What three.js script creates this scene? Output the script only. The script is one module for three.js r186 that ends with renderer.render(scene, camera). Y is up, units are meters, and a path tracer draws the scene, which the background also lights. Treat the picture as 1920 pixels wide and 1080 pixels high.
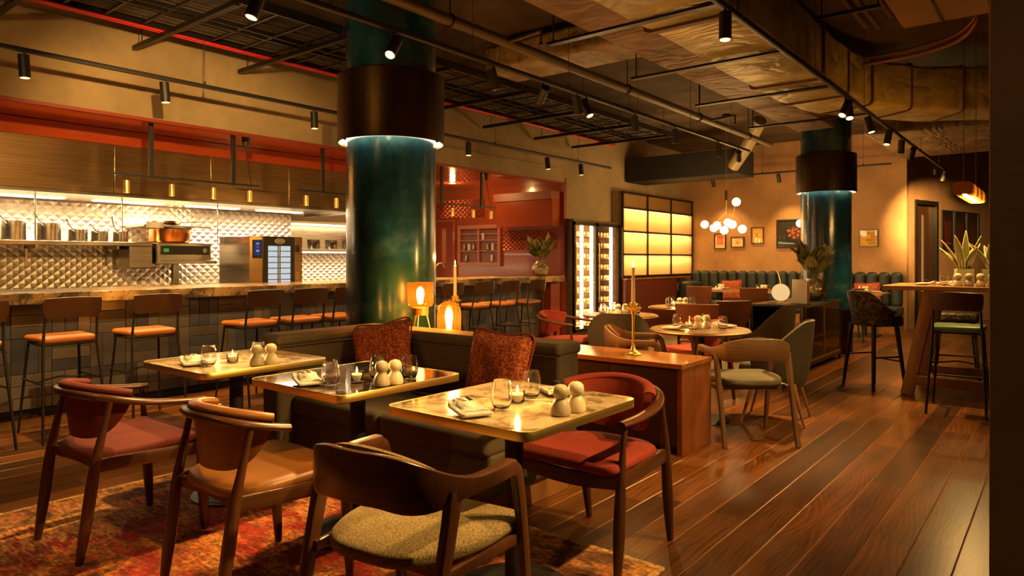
import * as THREE from 'three';
import { mergeGeometries, toCreasedNormals, mergeVertices } from 'three/addons/utils/BufferGeometryUtils.js';
import { RoundedBoxGeometry } from 'three/addons/geometries/RoundedBoxGeometry.js';
import { RectAreaLightUniformsLib } from 'three/addons/lights/RectAreaLightUniformsLib.js';
RectAreaLightUniformsLib.init();

// ---------------------------------------------------------------- camera, exposure
const scene = new THREE.Scene();
scene.background = new THREE.Color(0x000000);
const renderer = new THREE.WebGLRenderer({ antialias: true });
renderer.toneMapping = THREE.LinearToneMapping;
renderer.toneMappingExposure = 1.0;
renderer.shadowMap.enabled = true;
renderer.shadowMap.type = THREE.PCFSoftShadowMap;
const FOCAL = 1290;
const camera = new THREE.PerspectiveCamera(2 * Math.atan(540 / FOCAL) * 180 / Math.PI, 1920 / 1080, 0.05, 60);
camera.position.set(0, 1.32, 0);
camera.lookAt(-0.62768, 1.32, -0.77847);
camera.setViewOffset(1920, 1080, 0, 53, 1920, 1080);   // shifted lens: horizon above the middle

// lamp colours (linear)
const WARM = new THREE.Color().setRGB(1, 0.565, 0.17);
const AMBER = new THREE.Color().setRGB(1, 0.47, 0.11);
const KITCHEN = new THREE.Color().setRGB(1, 0.74, 0.42);

// ---------------------------------------------------------------- helpers
let seed = 12345;
const rnd = () => { seed = (seed * 1664525 + 1013904223) >>> 0; return seed / 4294967296; };
const rr = (a, b) => a + (b - a) * rnd();
const V = (x, y, z) => new THREE.Vector3(x, y, z);
const PI = Math.PI;
const used = new Map();
function numbered(n) { const k = used.get(n) || 0; used.set(n, k + 1); return k ? n + '_' + String(k).padStart(3, '0') : n; }
function clean(g) {
  g = g.index ? g.toNonIndexed() : g;
  for (const k of Object.keys(g.attributes)) if (!['position', 'normal', 'uv'].includes(k)) g.deleteAttribute(k);
  if (!g.attributes.normal) g.computeVertexNormals();
  if (!g.attributes.uv) g.setAttribute('uv', new THREE.Float32BufferAttribute(new Float32Array(g.attributes.position.count * 2), 2));
  return g;
}
function mg(list) { const gs = list.map(clean); return gs.length === 1 ? gs[0] : mergeGeometries(gs); }
// uv in metres, per face; grain (v) follows the given axis
function tri(g, grain = 'y', du = 0, dv = 0) {
  g = clean(g); const p = g.attributes.position, uv = g.attributes.uv, a = V(), b = V(), c = V(), n = V(), e = V();
  for (let i = 0; i < p.count; i += 3) {
    a.fromBufferAttribute(p, i); b.fromBufferAttribute(p, i + 1); c.fromBufferAttribute(p, i + 2);
    n.subVectors(b, a).cross(e.subVectors(c, a));
    const ax = Math.abs(n.x), ay = Math.abs(n.y), az = Math.abs(n.z);
    const k = ay >= ax && ay >= az ? ['x', 'z'] : ax >= az ? ['z', 'y'] : ['x', 'y'];
    const vv = k.includes(grain) ? grain : k[1], uu = k[0] === vv ? k[1] : k[0];
    [a, b, c].forEach((q, j) => uv.setXY(i + j, q[uu] + du, q[vv] + dv));
  }
  return g;
}
const at = (g, x = 0, y = 0, z = 0) => g.translate(x, y, z);
function B(w, h, d, x = 0, y = 0, z = 0, r = 0) {
  const g = r > 0 ? new RoundedBoxGeometry(w, h, d, 2, Math.min(r, w / 2.01, h / 2.01, d / 2.01)) : new THREE.BoxGeometry(w, h, d);
  return tri(g.translate(x, y, z));
}
// box by its limits
const BX = (x0, x1, y0, y1, z0, z1, r = 0) => B(Math.abs(x1 - x0), Math.abs(y1 - y0), Math.abs(z1 - z0), (x0 + x1) / 2, (y0 + y1) / 2, (z0 + z1) / 2, r);
const CY = (r0, r1, h, x = 0, y = 0, z = 0, n = 24) => new THREE.CylinderGeometry(r1, r0, h, n).translate(x, y + h / 2, z);   // r0 bottom, r1 top, y = bottom
const LA = (pts, n = 32) => new THREE.LatheGeometry(pts.map(([x, y]) => new THREE.Vector2(Math.max(x, 0.0001), y)), n);
const ell = (a, b = a, n = 10) => Array.from({ length: n }, (_, i) => [a * Math.cos(i / n * 2 * PI), b * Math.sin(i / n * 2 * PI)]);
function rrect(w, h, r = 0.004) {
  const o = [];
  for (const [sx, sy, a0] of [[1, 1, 0], [-1, 1, PI / 2], [-1, -1, PI], [1, -1, 1.5 * PI]])
    for (let k = 0; k <= 2; k++) { const a = a0 + k / 2 * PI / 2; o.push([sx * (w / 2 - r) + r * Math.cos(a), sy * (h / 2 - r) + r * Math.sin(a)]); }
  return o;
}
// sweep a (varying) cross-section along points; up keeps the section upright
function sweep(pts, sec, { up = V(0, 1, 0), n = 0, crease = 0, closed = false } = {}) {
  if (n) { const c = new THREE.CatmullRomCurve3(pts, closed); pts = c.getPoints(n); }
  const pos = [], idx = [], N = pts.length, T = V(), S = V(), U = V(); let M = 0;
  for (let i = 0; i < N; i++) {
    const p = pts[i]; T.subVectors(pts[Math.min(i + 1, N - 1)], pts[Math.max(i - 1, 0)]).normalize();
    const uu = typeof up === 'function' ? up(i / (N - 1)) : up;
    S.crossVectors(uu, T); if (S.lengthSq() < 1e-6) S.set(1, 0, 0); S.normalize(); U.crossVectors(T, S).normalize();
    const s = typeof sec === 'function' ? sec(i / (N - 1)) : sec; M = s.length;
    for (const [a, b] of s) pos.push(p.x + S.x * a + U.x * b, p.y + S.y * a + U.y * b, p.z + S.z * a + U.z * b);
  }
  for (let i = 0; i < N - 1; i++) for (let j = 0; j < M; j++) { const a = i * M + j, b = i * M + (j + 1) % M; idx.push(a, b, a + M, b, b + M, a + M); }
  const body = new THREE.BufferGeometry(); body.setAttribute('position', new THREE.Float32BufferAttribute(pos, 3)); body.setIndex(idx); body.computeVertexNormals();
  const cap = (o, flip) => {
    const q = [], ix = []; let cx = 0, cy = 0, cz = 0;
    for (let j = 0; j < M; j++) { const k = (o + j) * 3; q.push(pos[k], pos[k + 1], pos[k + 2]); cx += pos[k] / M; cy += pos[k + 1] / M; cz += pos[k + 2] / M; }
    q.push(cx, cy, cz);
    for (let j = 0; j < M; j++) flip ? ix.push(M, (j + 1) % M, j) : ix.push(M, j, (j + 1) % M);
    const g = new THREE.BufferGeometry(); g.setAttribute('position', new THREE.Float32BufferAttribute(q, 3)); g.setIndex(ix); g.computeVertexNormals(); return g;
  };
  let bb = clean(body); if (crease) bb = toCreasedNormals(bb, crease);
  return mg([bb, cap(0, true), cap((N - 1) * M, false)]);
}
const rod = (a, b, r0, r1 = r0, n = 10) => sweep([V(...a), V(...b)], (t) => ell(r0 + (r1 - r0) * t, undefined, n), { up: Math.abs(a[1] - b[1]) > 0.9 * Math.hypot(a[0] - b[0], a[1] - b[1], a[2] - b[2]) ? V(0, 0, 1) : V(0, 1, 0) });
const bar = (a, b, w, h, r = 0.003) => sweep([V(...a), V(...b)], rrect(w, h, r), { crease: 0.5, up: Math.abs(a[1] - b[1]) > 0.9 * Math.hypot(a[0] - b[0], a[1] - b[1], a[2] - b[2]) ? V(0, 0, 1) : V(0, 1, 0) });
const tubeR = (pts, r, n = 24, seg = 8) => new THREE.TubeGeometry(new THREE.CatmullRomCurve3(pts.map((p) => V(...p))), n, r, seg);
// thick shell over f(u, v), u v in 0..1
function shell(f, nu, nv, th) {
  const P = [], idx = [], W = nu + 1, H = nv + 1, e = 1e-3;
  const q = (u, v) => f(Math.min(1, Math.max(0, u)), Math.min(1, Math.max(0, v)));
  const pts = [], nor = [];
  for (let j = 0; j < H; j++) for (let i = 0; i < W; i++) {
    const u = i / nu, v = j / nv, p = q(u, v);
    const du = q(u + e, v).sub(q(u - e, v)), dv = q(u, v + e).sub(q(u, v - e));
    pts.push(p); nor.push(du.cross(dv).normalize());
  }
  const t = typeof th === 'function' ? th : () => th;
  for (let k = 0; k < pts.length; k++) P.push(pts[k].x, pts[k].y, pts[k].z);
  for (let k = 0; k < pts.length; k++) { const w = t((k % W) / nu, Math.floor(k / W) / nv); P.push(pts[k].x + nor[k].x * w, pts[k].y + nor[k].y * w, pts[k].z + nor[k].z * w); }
  const o = W * H;
  for (let j = 0; j < nv; j++) for (let i = 0; i < nu; i++) {
    const a = j * W + i, b = a + 1, c = a + W, d = c + 1;
    idx.push(a, c, b, b, c, d, o + a, o + b, o + c, o + b, o + d, o + c);
  }
  for (let i = 0; i < nu; i++) { const a = i, b = i + 1, c = nv * W + i, d = c + 1; idx.push(a, b, o + a, b, o + b, o + a, c, o + c, d, d, o + c, o + d); }
  for (let j = 0; j < nv; j++) { const a = j * W, b = a + W, c = a + nu, d = b + nu; idx.push(a, o + a, b, b, o + a, o + b, c, d, o + c, d, o + d, o + c); }
  const g = new THREE.BufferGeometry(); g.setAttribute('position', new THREE.Float32BufferAttribute(P, 3)); g.setIndex(idx);
  return toCreasedNormals(clean(g), 0.9);
}
// cushion: outline of [x, z], stacked rings
function cushion(out, y0, y1, dome = 0.01, off = () => 0) {
  const cx = out.reduce((s, p) => s + p[0], 0) / out.length, cz = out.reduce((s, p) => s + p[1], 0) / out.length, h = y1 - y0, M = out.length;
  const rings = [[0.93, y0], [0.985, y0 + 0.15 * h], [1, y0 + 0.45 * h], [0.985, y0 + 0.8 * h], [0.95, y1 - 0.02 * h], [0.85, y1 + dome * 0.45], [0.55, y1 + dome * 0.85], [0.2, y1 + dome]];
  const P = [], ix = [];
  for (const [s, y] of rings) for (const [x, z] of out) { const X = cx + (x - cx) * s, Z = cz + (z - cz) * s; P.push(X, y + off(X, Z, s), Z); }
  const top = rings.length * M; P.push(cx, y1 + dome + off(cx, cz, 0), cz); P.push(cx, y0 + off(cx, cz, 0), cz);
  for (let r = 0; r < rings.length - 1; r++) for (let j = 0; j < M; j++) { const a = r * M + j, b = r * M + (j + 1) % M; ix.push(a, a + M, b, b, a + M, b + M); }
  const L = (rings.length - 1) * M;
  for (let j = 0; j < M; j++) { ix.push(L + j, top, L + (j + 1) % M); ix.push(j, (j + 1) % M, top + 1); }
  const g = new THREE.BufferGeometry(); g.setAttribute('position', new THREE.Float32BufferAttribute(P, 3)); g.setIndex(ix); g.computeVertexNormals();
  return tri(g, 'z');
}
function roundedPoly(pts, r, k = 4) {   // closed polygon with rounded corners
  const o = [], n = pts.length;
  for (let i = 0; i < n; i++) {
    const p = pts[i], a = pts[(i + n - 1) % n], b = pts[(i + 1) % n];
    const d = (q) => { const l = Math.hypot(q[0] - p[0], q[1] - p[1]); return [(q[0] - p[0]) / l, (q[1] - p[1]) / l, l]; };
    const A = d(a), Bb = d(b), R = Math.min(typeof r === 'number' ? r : r[i], A[2] * 0.49, Bb[2] * 0.49);
    const s = [p[0] + A[0] * R, p[1] + A[1] * R], e = [p[0] + Bb[0] * R, p[1] + Bb[1] * R];
    for (let j = 0; j <= k; j++) { const t = j / k, m = 1 - t; o.push([m * m * s[0] + 2 * m * t * p[0] + t * t * e[0], m * m * s[1] + 2 * m * t * p[1] + t * t * e[1]]); }
  }
  return o;
}
function prism(poly, y0, y1, bev = 0) {   // polygon in [x, z] pulled up from y0 to y1
  const s = new THREE.Shape(poly.map(([x, z]) => new THREE.Vector2(x, -z)));
  const g = new THREE.ExtrudeGeometry(s, { depth: y1 - y0 - 2 * bev, bevelEnabled: bev > 0, bevelThickness: bev, bevelSize: bev, bevelOffset: -bev, bevelSegments: 2 });
  g.rotateX(-PI / 2).translate(0, y0 + bev, 0);
  return tri(g, 'z');
}
function mesh(name, g, m) { const o = new THREE.Mesh(Array.isArray(g) ? mg(g) : g, m); o.name = name; o.castShadow = true; o.receiveShadow = true; return o; }
function part(parent, name, g, m, label) { const o = mesh(name, g, m); parent.add(o); if (label) o.userData.label = label; return o; }
function tag(o, label, category, group) { o.userData.label = label; o.userData.category = category; if (group) o.userData.group = group; return o; }
function thing(name, label, category, [x, y, z] = [0, 0, 0], turn = 0, group) {
  const o = new THREE.Group(); o.name = numbered(name); o.position.set(x, y, z); o.rotation.y = turn; scene.add(o); return tag(o, label, category, group);
}
function one(name, g, m, label, category, [x, y, z] = [0, 0, 0], turn = 0, group) {
  const o = mesh(numbered(name), g, m); o.position.set(x, y, z); o.rotation.y = turn; scene.add(o); return tag(o, label, category, group);
}
function struct(name, g, m, label) { const o = mesh(name, g, m); o.userData.kind = 'structure'; if (label) o.userData.label = label; scene.add(o); return o; }
function dup(src, label, [x, y, z], turn = 0, group) {
  const o = src.clone(); o.name = numbered(src.name.replace(/_\d\d\d$/, '')); o.userData = { ...src.userData }; o.position.set(x, y, z); o.rotation.y = turn; scene.add(o);
  return tag(o, label, src.userData.category, group || src.userData.group);
}
const fix = (l) => { l.castShadow = true; l.shadow.bias = -0.001; return l; };
function pointLamp(parent, [x, y, z], cd, color = WARM, rad = 1) { const l = fix(new THREE.PointLight(color, cd, 0, 2)); l.position.set(x, y, z); l.shadow.radius = rad; parent.add(l); return l; }
function rectLamp(parent, w, h, inten, color, p, target) {
  const l = new THREE.RectAreaLight(color, inten, w, h); l.position.set(...p); parent.add(l); l.lookAt(...target); return l;
}

// ---------------------------------------------------------------- noise and textures
function hash(x, y, s) { let h = Math.imul(x | 0, 374761393) + Math.imul(y | 0, 668265263) + Math.imul(s | 0, 974634557); h = Math.imul(h ^ (h >>> 13), 1274126177); return ((h ^ (h >>> 16)) >>> 0) / 4294967296; }
function vn(x, y, px, py, s) {   // periodic value noise
  const x0 = Math.floor(x), y0 = Math.floor(y), fx = x - x0, fy = y - y0, u = fx * fx * (3 - 2 * fx), v = fy * fy * (3 - 2 * fy);
  const m = (a, p) => ((a % p) + p) % p;
  const a = hash(m(x0, px), m(y0, py), s), b = hash(m(x0 + 1, px), m(y0, py), s), c = hash(m(x0, px), m(y0 + 1, py), s), d = hash(m(x0 + 1, px), m(y0 + 1, py), s);
  return a + (b - a) * u + (c - a) * v + (a - b - c + d) * u * v;
}
function fbm(u, v, px, py, oct, s = 1) { let r = 0, a = 0.5, t = 0; for (let i = 0; i < oct; i++) { r += a * vn(u * px, v * py, px, py, s + i); t += a; a *= 0.5; px *= 2; py *= 2; } return r / t; }
const mix = (a, b, t) => a + (b - a) * t, clamp = (x, a = 0, b = 1) => Math.min(b, Math.max(a, x)), ss = (a, b, x) => { const t = clamp((x - a) / (b - a)); return t * t * (3 - 2 * t); };
const mixc = (a, b, t) => [mix(a[0], b[0], t), mix(a[1], b[1], t), mix(a[2], b[2], t)];
function tex(w, h, f, sx = 1, sy = 1, srgb = true) {
  const d = new Uint8Array(w * h * 4);
  for (let y = 0; y < h; y++) for (let x = 0; x < w; x++) { let c = f((x + 0.5) / w, (y + 0.5) / h); if (typeof c === 'number') c = [c, c, c]; const o = (y * w + x) * 4; d[o] = clamp(c[0], 0, 255); d[o + 1] = clamp(c[1], 0, 255); d[o + 2] = clamp(c[2], 0, 255); d[o + 3] = 255; }
  const t = new THREE.DataTexture(d, w, h); t.wrapS = t.wrapT = THREE.RepeatWrapping; t.magFilter = THREE.LinearFilter; t.minFilter = THREE.LinearMipmapLinearFilter; t.generateMipmaps = true;
  if (srgb) t.colorSpace = THREE.SRGBColorSpace; t.repeat.set(1 / sx, 1 / sy); t.needsUpdate = true; return t;
}
function drawn(w, h, paint) { const c = document.createElement('canvas'); c.width = w; c.height = h; paint(c.getContext('2d'), w, h); const t = new THREE.CanvasTexture(c); t.colorSpace = THREE.SRGBColorSpace; return t; }
const T = {};
// oak boards: six boards side by side, straight and cathedral grain
T.floor = tex(1024, 1024, (u, v) => {
  const k = Math.floor(u * 6), x = u * 6 - k, w = fbm(u, v, 12, 3, 3, 20 + k);
  const cath = Math.abs(x - 0.5 + 0.18 * Math.sin(v * 2 * PI + k * 1.7)) * 2.2;
  const ring = Math.sin((cath * 9 + Math.cos(v * 2 * PI * (1 + k % 2) + k) * (k % 3 ? 3.4 : 1.1) + w * 6) * 2.2);
  const pore = fbm(u, v, 260, 16, 2, 50), tone = [0.88, 1.08, 0.76, 0.96, 1.18, 0.82][k];
  let g = (0.68 + 0.15 * ss(-0.8, 1.0, ring) - 0.24 * ss(0.54, 0.82, pore) + 0.3 * (fbm(u, v, 24, 5, 3, 70) - 0.5)) * tone;
  if (x < 0.012 || x > 0.988) return [146, 94, 46];   // pale board edges: bevel highlights painted into the colour
  return [124 * g, 74 * g, 29 * g];
}, 1.068, 2.4);
T.wood = tex(512, 512, (u, v) => {
  const w = fbm(u, v, 4, 2, 3, 5), r = Math.sin((u * 14 + w * 5) * 2 * PI), p = fbm(u, v, 160, 6, 2, 9);
  return 255 * clamp(0.88 + 0.02 * r - 0.14 * ss(0.55, 0.8, p) + 0.16 * (w - 0.5));
}, 0.35, 1.1);
T.plaster = tex(512, 512, (u, v) => { const a = fbm(u, v, 4, 4, 6, 3), b = fbm(u, v, 40, 40, 3, 8); return 255 * clamp(0.86 + 0.28 * (a - 0.5) + 0.08 * (b - 0.5)); }, 2.4, 2.4);
T.plasterBump = tex(512, 512, (u, v) => 255 * clamp(0.6 * fbm(u, v, 8, 8, 5, 13) + 0.4 * fbm(u, v, 60, 60, 2, 14)), 1.6, 1.6, false);
const veins = (u, v, s, p) => { const wx = fbm(u, v, p, p, 4, s), wy = fbm(u, v, p, p, 4, s + 9); const a = fbm(u + 0.35 * wx, v + 0.35 * wy, p, p, 4, s + 3); return 1 - ss(0, 0.06, Math.abs(a - 0.5)) * 0.8 - 0.2 * ss(0, 0.2, Math.abs(a - 0.5)); };
T.marble = tex(512, 512, (u, v) => { const k = veins(u, v, 31, 3), k2 = veins(u, v, 77, 6) * 0.6, m = fbm(u, v, 5, 5, 4, 2); return mixc([212 - 34 * m, 196 - 38 * m, 166 - 44 * m], [96, 78, 54], clamp(k * 0.7 + k2 * 0.75)); }, 0.8, 0.8);
T.marbleDark = tex(512, 512, (u, v) => { const k = veins(u, v, 45, 3), m = fbm(u, v, 6, 6, 4, 21); return mixc([34 + 14 * m, 28 + 10 * m, 24 + 8 * m], [132, 112, 92], clamp(k * k * 0.8)); }, 0.8, 0.8);
T.granite = tex(512, 512, (u, v) => { const a = fbm(u, v, 6, 6, 5, 61), b = fbm(u, v, 60, 60, 2, 66), k = veins(u, v, 70, 4); return mixc(mixc([150, 122, 78], [92, 74, 50], ss(0.35, 0.65, a)), [44, 38, 30], clamp(k * 0.7 + 0.5 * ss(0.6, 0.75, b))); }, 1.1, 1.1);
// distressed carpet, 2.97 x 3.1 m
T.rug = tex(1024, 1024, (u, v) => {
  const d = Math.min(u, 1 - u, v, 1 - v), w1 = fbm(u, v, 7, 7, 4, 90), w2 = fbm(u, v, 7, 7, 4, 93);
  const med = Math.sin((u * 6 + w1 * 1.1) * 2 * PI) * Math.sin((v * 6 + w2 * 1.1) * 2 * PI), b1 = fbm(u, v, 22, 30, 5, 97), b2 = fbm(u, v, 40, 60, 4, 98), weft = fbm(u, v, 60, 300, 2, 96), fine = fbm(u, v, 240, 240, 2, 99), wear = fbm(u, v, 6, 8, 5, 95);
  const orn = Math.abs(Math.sin((b1 * 7 + med * 0.8) * PI));
  let c = mixc([168, 34, 20], [204, 124, 54], ss(0.38, 0.66, b1 * 0.6 + b2 * 0.3 + med * 0.12 + 0.08));
  c = mixc(c, [92, 74, 48], ss(0.80, 0.98, orn) * 0.55);
  c = mixc(c, [120, 28, 18], ss(0.54, 0.7, b2) * 0.5);
  c = mixc(c, [218, 164, 98], ss(0.46, 0.64, wear * 0.7 + weft * 0.3) * 0.75);
  if (d < 0.10) c = mixc(c, mixc([190, 134, 72], [96, 66, 44], ss(0.45, 0.66, b2 * 0.6 + b1 * 0.4)), 0.75);
  if (d < 0.010) c = [206, 164, 104];
  const g = 0.46 + 0.56 * fine + 0.38 * weft; return [c[0] * g, c[1] * g, c[2] * g];
});
T.rugBump = tex(512, 512, (u, v) => 255 * fbm(u, v, 128, 128, 3, 7), 0.5, 0.5, false);
T.tweed = tex(256, 256, (u, v) => { const a = hash(Math.floor(u * 128), Math.floor(v * 128), 4), b = fbm(u, v, 40, 40, 2, 5); const g = 0.5 + 0.55 * a * 0.8 + 0.25 * (b - 0.5); return mixc([120 * g, 104 * g, 70 * g], [226 * g, 196 * g, 132 * g], a); }, 0.16, 0.16);
T.weave = tex(256, 256, (u, v) => 255 * clamp(0.8 + 0.3 * (fbm(u, v, 90, 90, 2, 44) - 0.5) + 0.1 * (fbm(u, v, 6, 6, 3, 41) - 0.5)), 0.2, 0.2);
T.cushion = tex(256, 256, (u, v) => { const a = fbm(u, v, 9, 9, 4, 101), b = fbm(u, v, 40, 40, 3, 105), k = Math.sin((a * 9) * PI); return mixc(mixc([142, 60, 32], [190, 112, 58], ss(-0.4, 0.6, k)), [96, 40, 24], 0.8 * ss(0.5, 0.7, b)); }, 0.32, 0.32);
T.patina = tex(512, 512, (u, v) => { const a = fbm(u, v, 4, 3, 6, 120), b = fbm(u, v, 24, 20, 4, 125), c = fbm(u, v, 3, 8, 4, 128); const g = 0.72 + 0.6 * (a - 0.3) + 0.3 * (b - 0.5); return mixc([26 * g, 74 * g, 94 * g], [78 * g, 112 * g, 122 * g], 0.7 * ss(0.4, 0.95, c + 0.2 * (b - 0.5))); });
T.bronze = tex(512, 512, (u, v) => { const a = fbm(u, v, 5, 3, 5, 140), b = fbm(u, v, 120, 6, 3, 142); const g = 0.7 + 0.5 * (a - 0.5) + 0.25 * (b - 0.5); return [150 * g, 106 * g, 58 * g]; });
T.foil = tex(512, 512, (u, v) => { const w = fbm(u, v, 4, 4, 5, 150), r = Math.abs(Math.sin((v * 5 + w * 5) * PI)), c = fbm(u, v, 14, 9, 4, 155); return 255 * clamp(0.35 * r + 0.65 * c); }, 2.1, 1.7, false);
T.crackle = tex(256, 256, (u, v) => 255 * Math.abs(Math.sin(fbm(u, v, 9, 9, 3, 190) * 9)), 0.35, 0.35, false);
T.grime = tex(512, 512, (u, v) => 255 * clamp(0.8 + 0.5 * (fbm(u, v, 6, 6, 5, 160) - 0.5)), 1.5, 1.5);
T.leopard = tex(256, 256, (u, v) => { const a = fbm(u, v, 10, 10, 3, 170), b = fbm(u, v, 22, 22, 3, 175); return mixc([44, 34, 24], mixc([150, 112, 62], [84, 92, 52], a), ss(0.5, 0.62, b)); }, 0.4, 0.4);
T.brush = tex(256, 256, (u, v) => 255 * clamp(0.86 + 0.26 * (fbm(u, v, 3, 130, 3, 180) - 0.5)), 0.8, 0.8);

// ---------------------------------------------------------------- materials (base colours linear unless hex)
const lin = (r, g, b) => new THREE.Color().setRGB(r, g, b);
const S = (color, roughness, metalness = 0, o = {}) => new THREE.MeshStandardMaterial({ color, roughness, metalness, ...o });
const PH = (color, roughness, o = {}) => new THREE.MeshPhysicalMaterial({ color, roughness, ...o });
const glow = (color, k) => new THREE.MeshStandardMaterial({ color: 0x000000, emissive: color, emissiveIntensity: k, roughness: 1 });
const M = {
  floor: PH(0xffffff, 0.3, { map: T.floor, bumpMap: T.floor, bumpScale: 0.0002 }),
  plaster: S(lin(0.43, 0.32, 0.18), 0.9, 0, { map: T.plaster, bumpMap: T.plasterBump, bumpScale: 0.003 }),
  plasterBack: S(lin(0.50, 0.28, 0.13), 0.8, 0, { map: T.plaster, bumpMap: T.plasterBump, bumpScale: 0.003 }),
  darkWall: S(lin(0.11, 0.075, 0.045), 0.8, 0, { map: T.plaster }),
  ceiling: S(lin(0.10, 0.065, 0.036), 0.9, 0, { map: T.grime }),
  red: PH(lin(0.34, 0.056, 0.015), 0.16, { clearcoat: 1, clearcoatRoughness: 0.05 }),
  redMatt: S(lin(0.26, 0.034, 0.011), 0.45),
  steel: S(lin(0.62, 0.56, 0.48), 0.24, 1, { map: T.brush }),
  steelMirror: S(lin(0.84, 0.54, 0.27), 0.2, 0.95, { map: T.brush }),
  quilt: S(lin(0.82, 0.73, 0.63), 0.33, 0.85),
  granite: PH(0xffffff, 0.22, { map: T.granite }),
  black: S(lin(0.012, 0.011, 0.010), 0.5),
  blackMatt: S(lin(0.010, 0.009, 0.008), 0.7),
  blackMetal: S(lin(0.03, 0.026, 0.022), 0.36, 0.6),
  brass: S(lin(0.95, 0.74, 0.26), 0.38, 1),
  brassDull: S(lin(0.56, 0.36, 0.12), 0.38, 1),
  bronze: S(lin(0.34, 0.34, 0.25), 0.4, 0.85, { map: T.bronze }),
  patina: PH(lin(1, 1, 1), 0.22, { map: T.patina, clearcoat: 0.7, clearcoatRoughness: 0.16 }),
  walnut: PH(lin(0.125, 0.046, 0.017), 0.3, { map: T.wood }),
  walnutDark: PH(lin(0.085, 0.034, 0.014), 0.32, { map: T.wood }),
  oak: PH(lin(0.46, 0.21, 0.07), 0.4, { map: T.wood }),
  oakGrey: PH(lin(0.22, 0.11, 0.045), 0.45, { map: T.wood }),
  cherry: PH(lin(0.40, 0.125, 0.038), 0.26, { map: T.wood }),
  redVelvet: PH(lin(0.44, 0.050, 0.022), 0.85, { map: T.weave, sheen: 0.5, sheenColor: lin(0.5, 0.12, 0.06), sheenRoughness: 0.5 }),
  maroon: PH(lin(0.21, 0.024, 0.013), 0.8, { map: T.weave, sheen: 0.4, sheenColor: lin(0.4, 0.08, 0.04), sheenRoughness: 0.5 }),
  tan: PH(lin(0.40, 0.150, 0.030), 0.34, { map: T.grime }),
  orange: PH(lin(0.62, 0.20, 0.030), 0.46, { map: T.grime }),
  brown: PH(lin(0.28, 0.088, 0.026), 0.42, { map: T.grime }),
  tweed: S(0xffffff, 0.95, 0, { map: T.tweed }),
  sage: S(lin(0.21, 0.185, 0.10), 0.85, 0, { map: T.weave }),
  green: PH(lin(0.10, 0.21, 0.06), 0.4, {}),
  nearWall: S(lin(0.30, 0.19, 0.105), 0.8, 0, { map: T.plaster }),
  taupe: PH(lin(0.155, 0.118, 0.066), 0.75, { map: T.weave, sheen: 0.4, sheenColor: lin(0.3, 0.24, 0.15), sheenRoughness: 0.6 }),
  olive: PH(lin(0.105, 0.082, 0.044), 0.85, { map: T.weave, sheen: 0.12, sheenColor: lin(0.26, 0.20, 0.10), sheenRoughness: 0.6 }),
  cushion: S(lin(1, 0.9, 0.85), 0.8, 0, { map: T.cushion }),
  teal: PH(lin(0.030, 0.044, 0.052), 0.55, { map: T.weave, sheen: 0.4, sheenColor: lin(0.14, 0.18, 0.18), sheenRoughness: 0.5 }),
  leopard: PH(lin(0.55, 0.55, 0.55), 0.5, { map: T.leopard }),
  marble: PH(0xffffff, 0.10, { map: T.marble }),
  marbleDark: PH(0xffffff, 0.06, { map: T.marbleDark }),
  rug: S(0xffffff, 1, 0, { map: T.rug, bumpMap: T.rugBump, bumpScale: 0.003 }),
  linen: S(lin(0.88, 0.84, 0.74), 0.9, 0, { map: T.weave }),
  ceramic: PH(lin(0.62, 0.54, 0.38), 0.42),
  ceramicGrey: PH(lin(0.40, 0.34, 0.23), 0.45),
  glass: PH(0xffffff, 0.02, { transmission: 1, thickness: 0, ior: 1.45 }),
  amberGlass: PH(lin(1, 0.76, 0.42), 0.02, { transmission: 0.988, thickness: 0, ior: 1.45 }),
  smokeGlass: PH(lin(0.5, 0.46, 0.4), 0.03, { transmission: 1, thickness: 0, ior: 1.45 }),
  frost: PH(lin(1, 0.90, 0.70), 0.5, { transmission: 1, thickness: 0, ior: 1.3 }),
  consoleTop: PH(lin(0.50, 0.20, 0.06), 0.18, { map: T.wood }),
  wax: PH(lin(0.98, 0.94, 0.80), 0.5, {}),
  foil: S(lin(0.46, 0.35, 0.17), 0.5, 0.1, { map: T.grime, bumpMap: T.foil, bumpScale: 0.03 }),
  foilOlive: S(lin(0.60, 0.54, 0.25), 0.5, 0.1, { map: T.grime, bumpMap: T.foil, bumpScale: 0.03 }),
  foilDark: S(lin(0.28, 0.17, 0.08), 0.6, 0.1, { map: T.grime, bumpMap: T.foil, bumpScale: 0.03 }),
  pipe: S(lin(0.20, 0.15, 0.075), 0.45, 0.3, { map: T.grime }),
  cable: S(lin(0.05, 0.038, 0.028), 0.7),
  redCable: S(lin(0.55, 0.02, 0.03), 0.4),
  leaf: PH(lin(0.16, 0.17, 0.055), 0.35),
  leafLight: PH(lin(0.38, 0.34, 0.12), 0.4),
  leafEdge: PH(lin(0.62, 0.55, 0.22), 0.45),
  soil: S(lin(0.03, 0.02, 0.012), 1),
  vase: S(lin(0.82, 0.72, 0.52), 0.12, 1, { bumpMap: T.crackle, bumpScale: 0.003 }),
  white: S(lin(0.75, 0.72, 0.66), 0.6),
  tubeBulb: glow(lin(1, 0.66, 0.28), 9), lens: glow(WARM, 9), flame: glow(AMBER, 16), bulb: glow(lin(1, 0.66, 0.28), 30), globe: glow(lin(1, 0.72, 0.40), 5.5), ring: glow(lin(1, 0.78, 0.46), 18), led: glow(lin(1, 0.74, 0.4), 10), kitchenLed: glow(KITCHEN, 6),
};
const ORD = ['first', 'second', 'third', 'fourth', 'fifth', 'sixth', 'seventh', 'eighth', 'ninth', 'tenth', 'eleventh', 'twelfth'];
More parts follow.
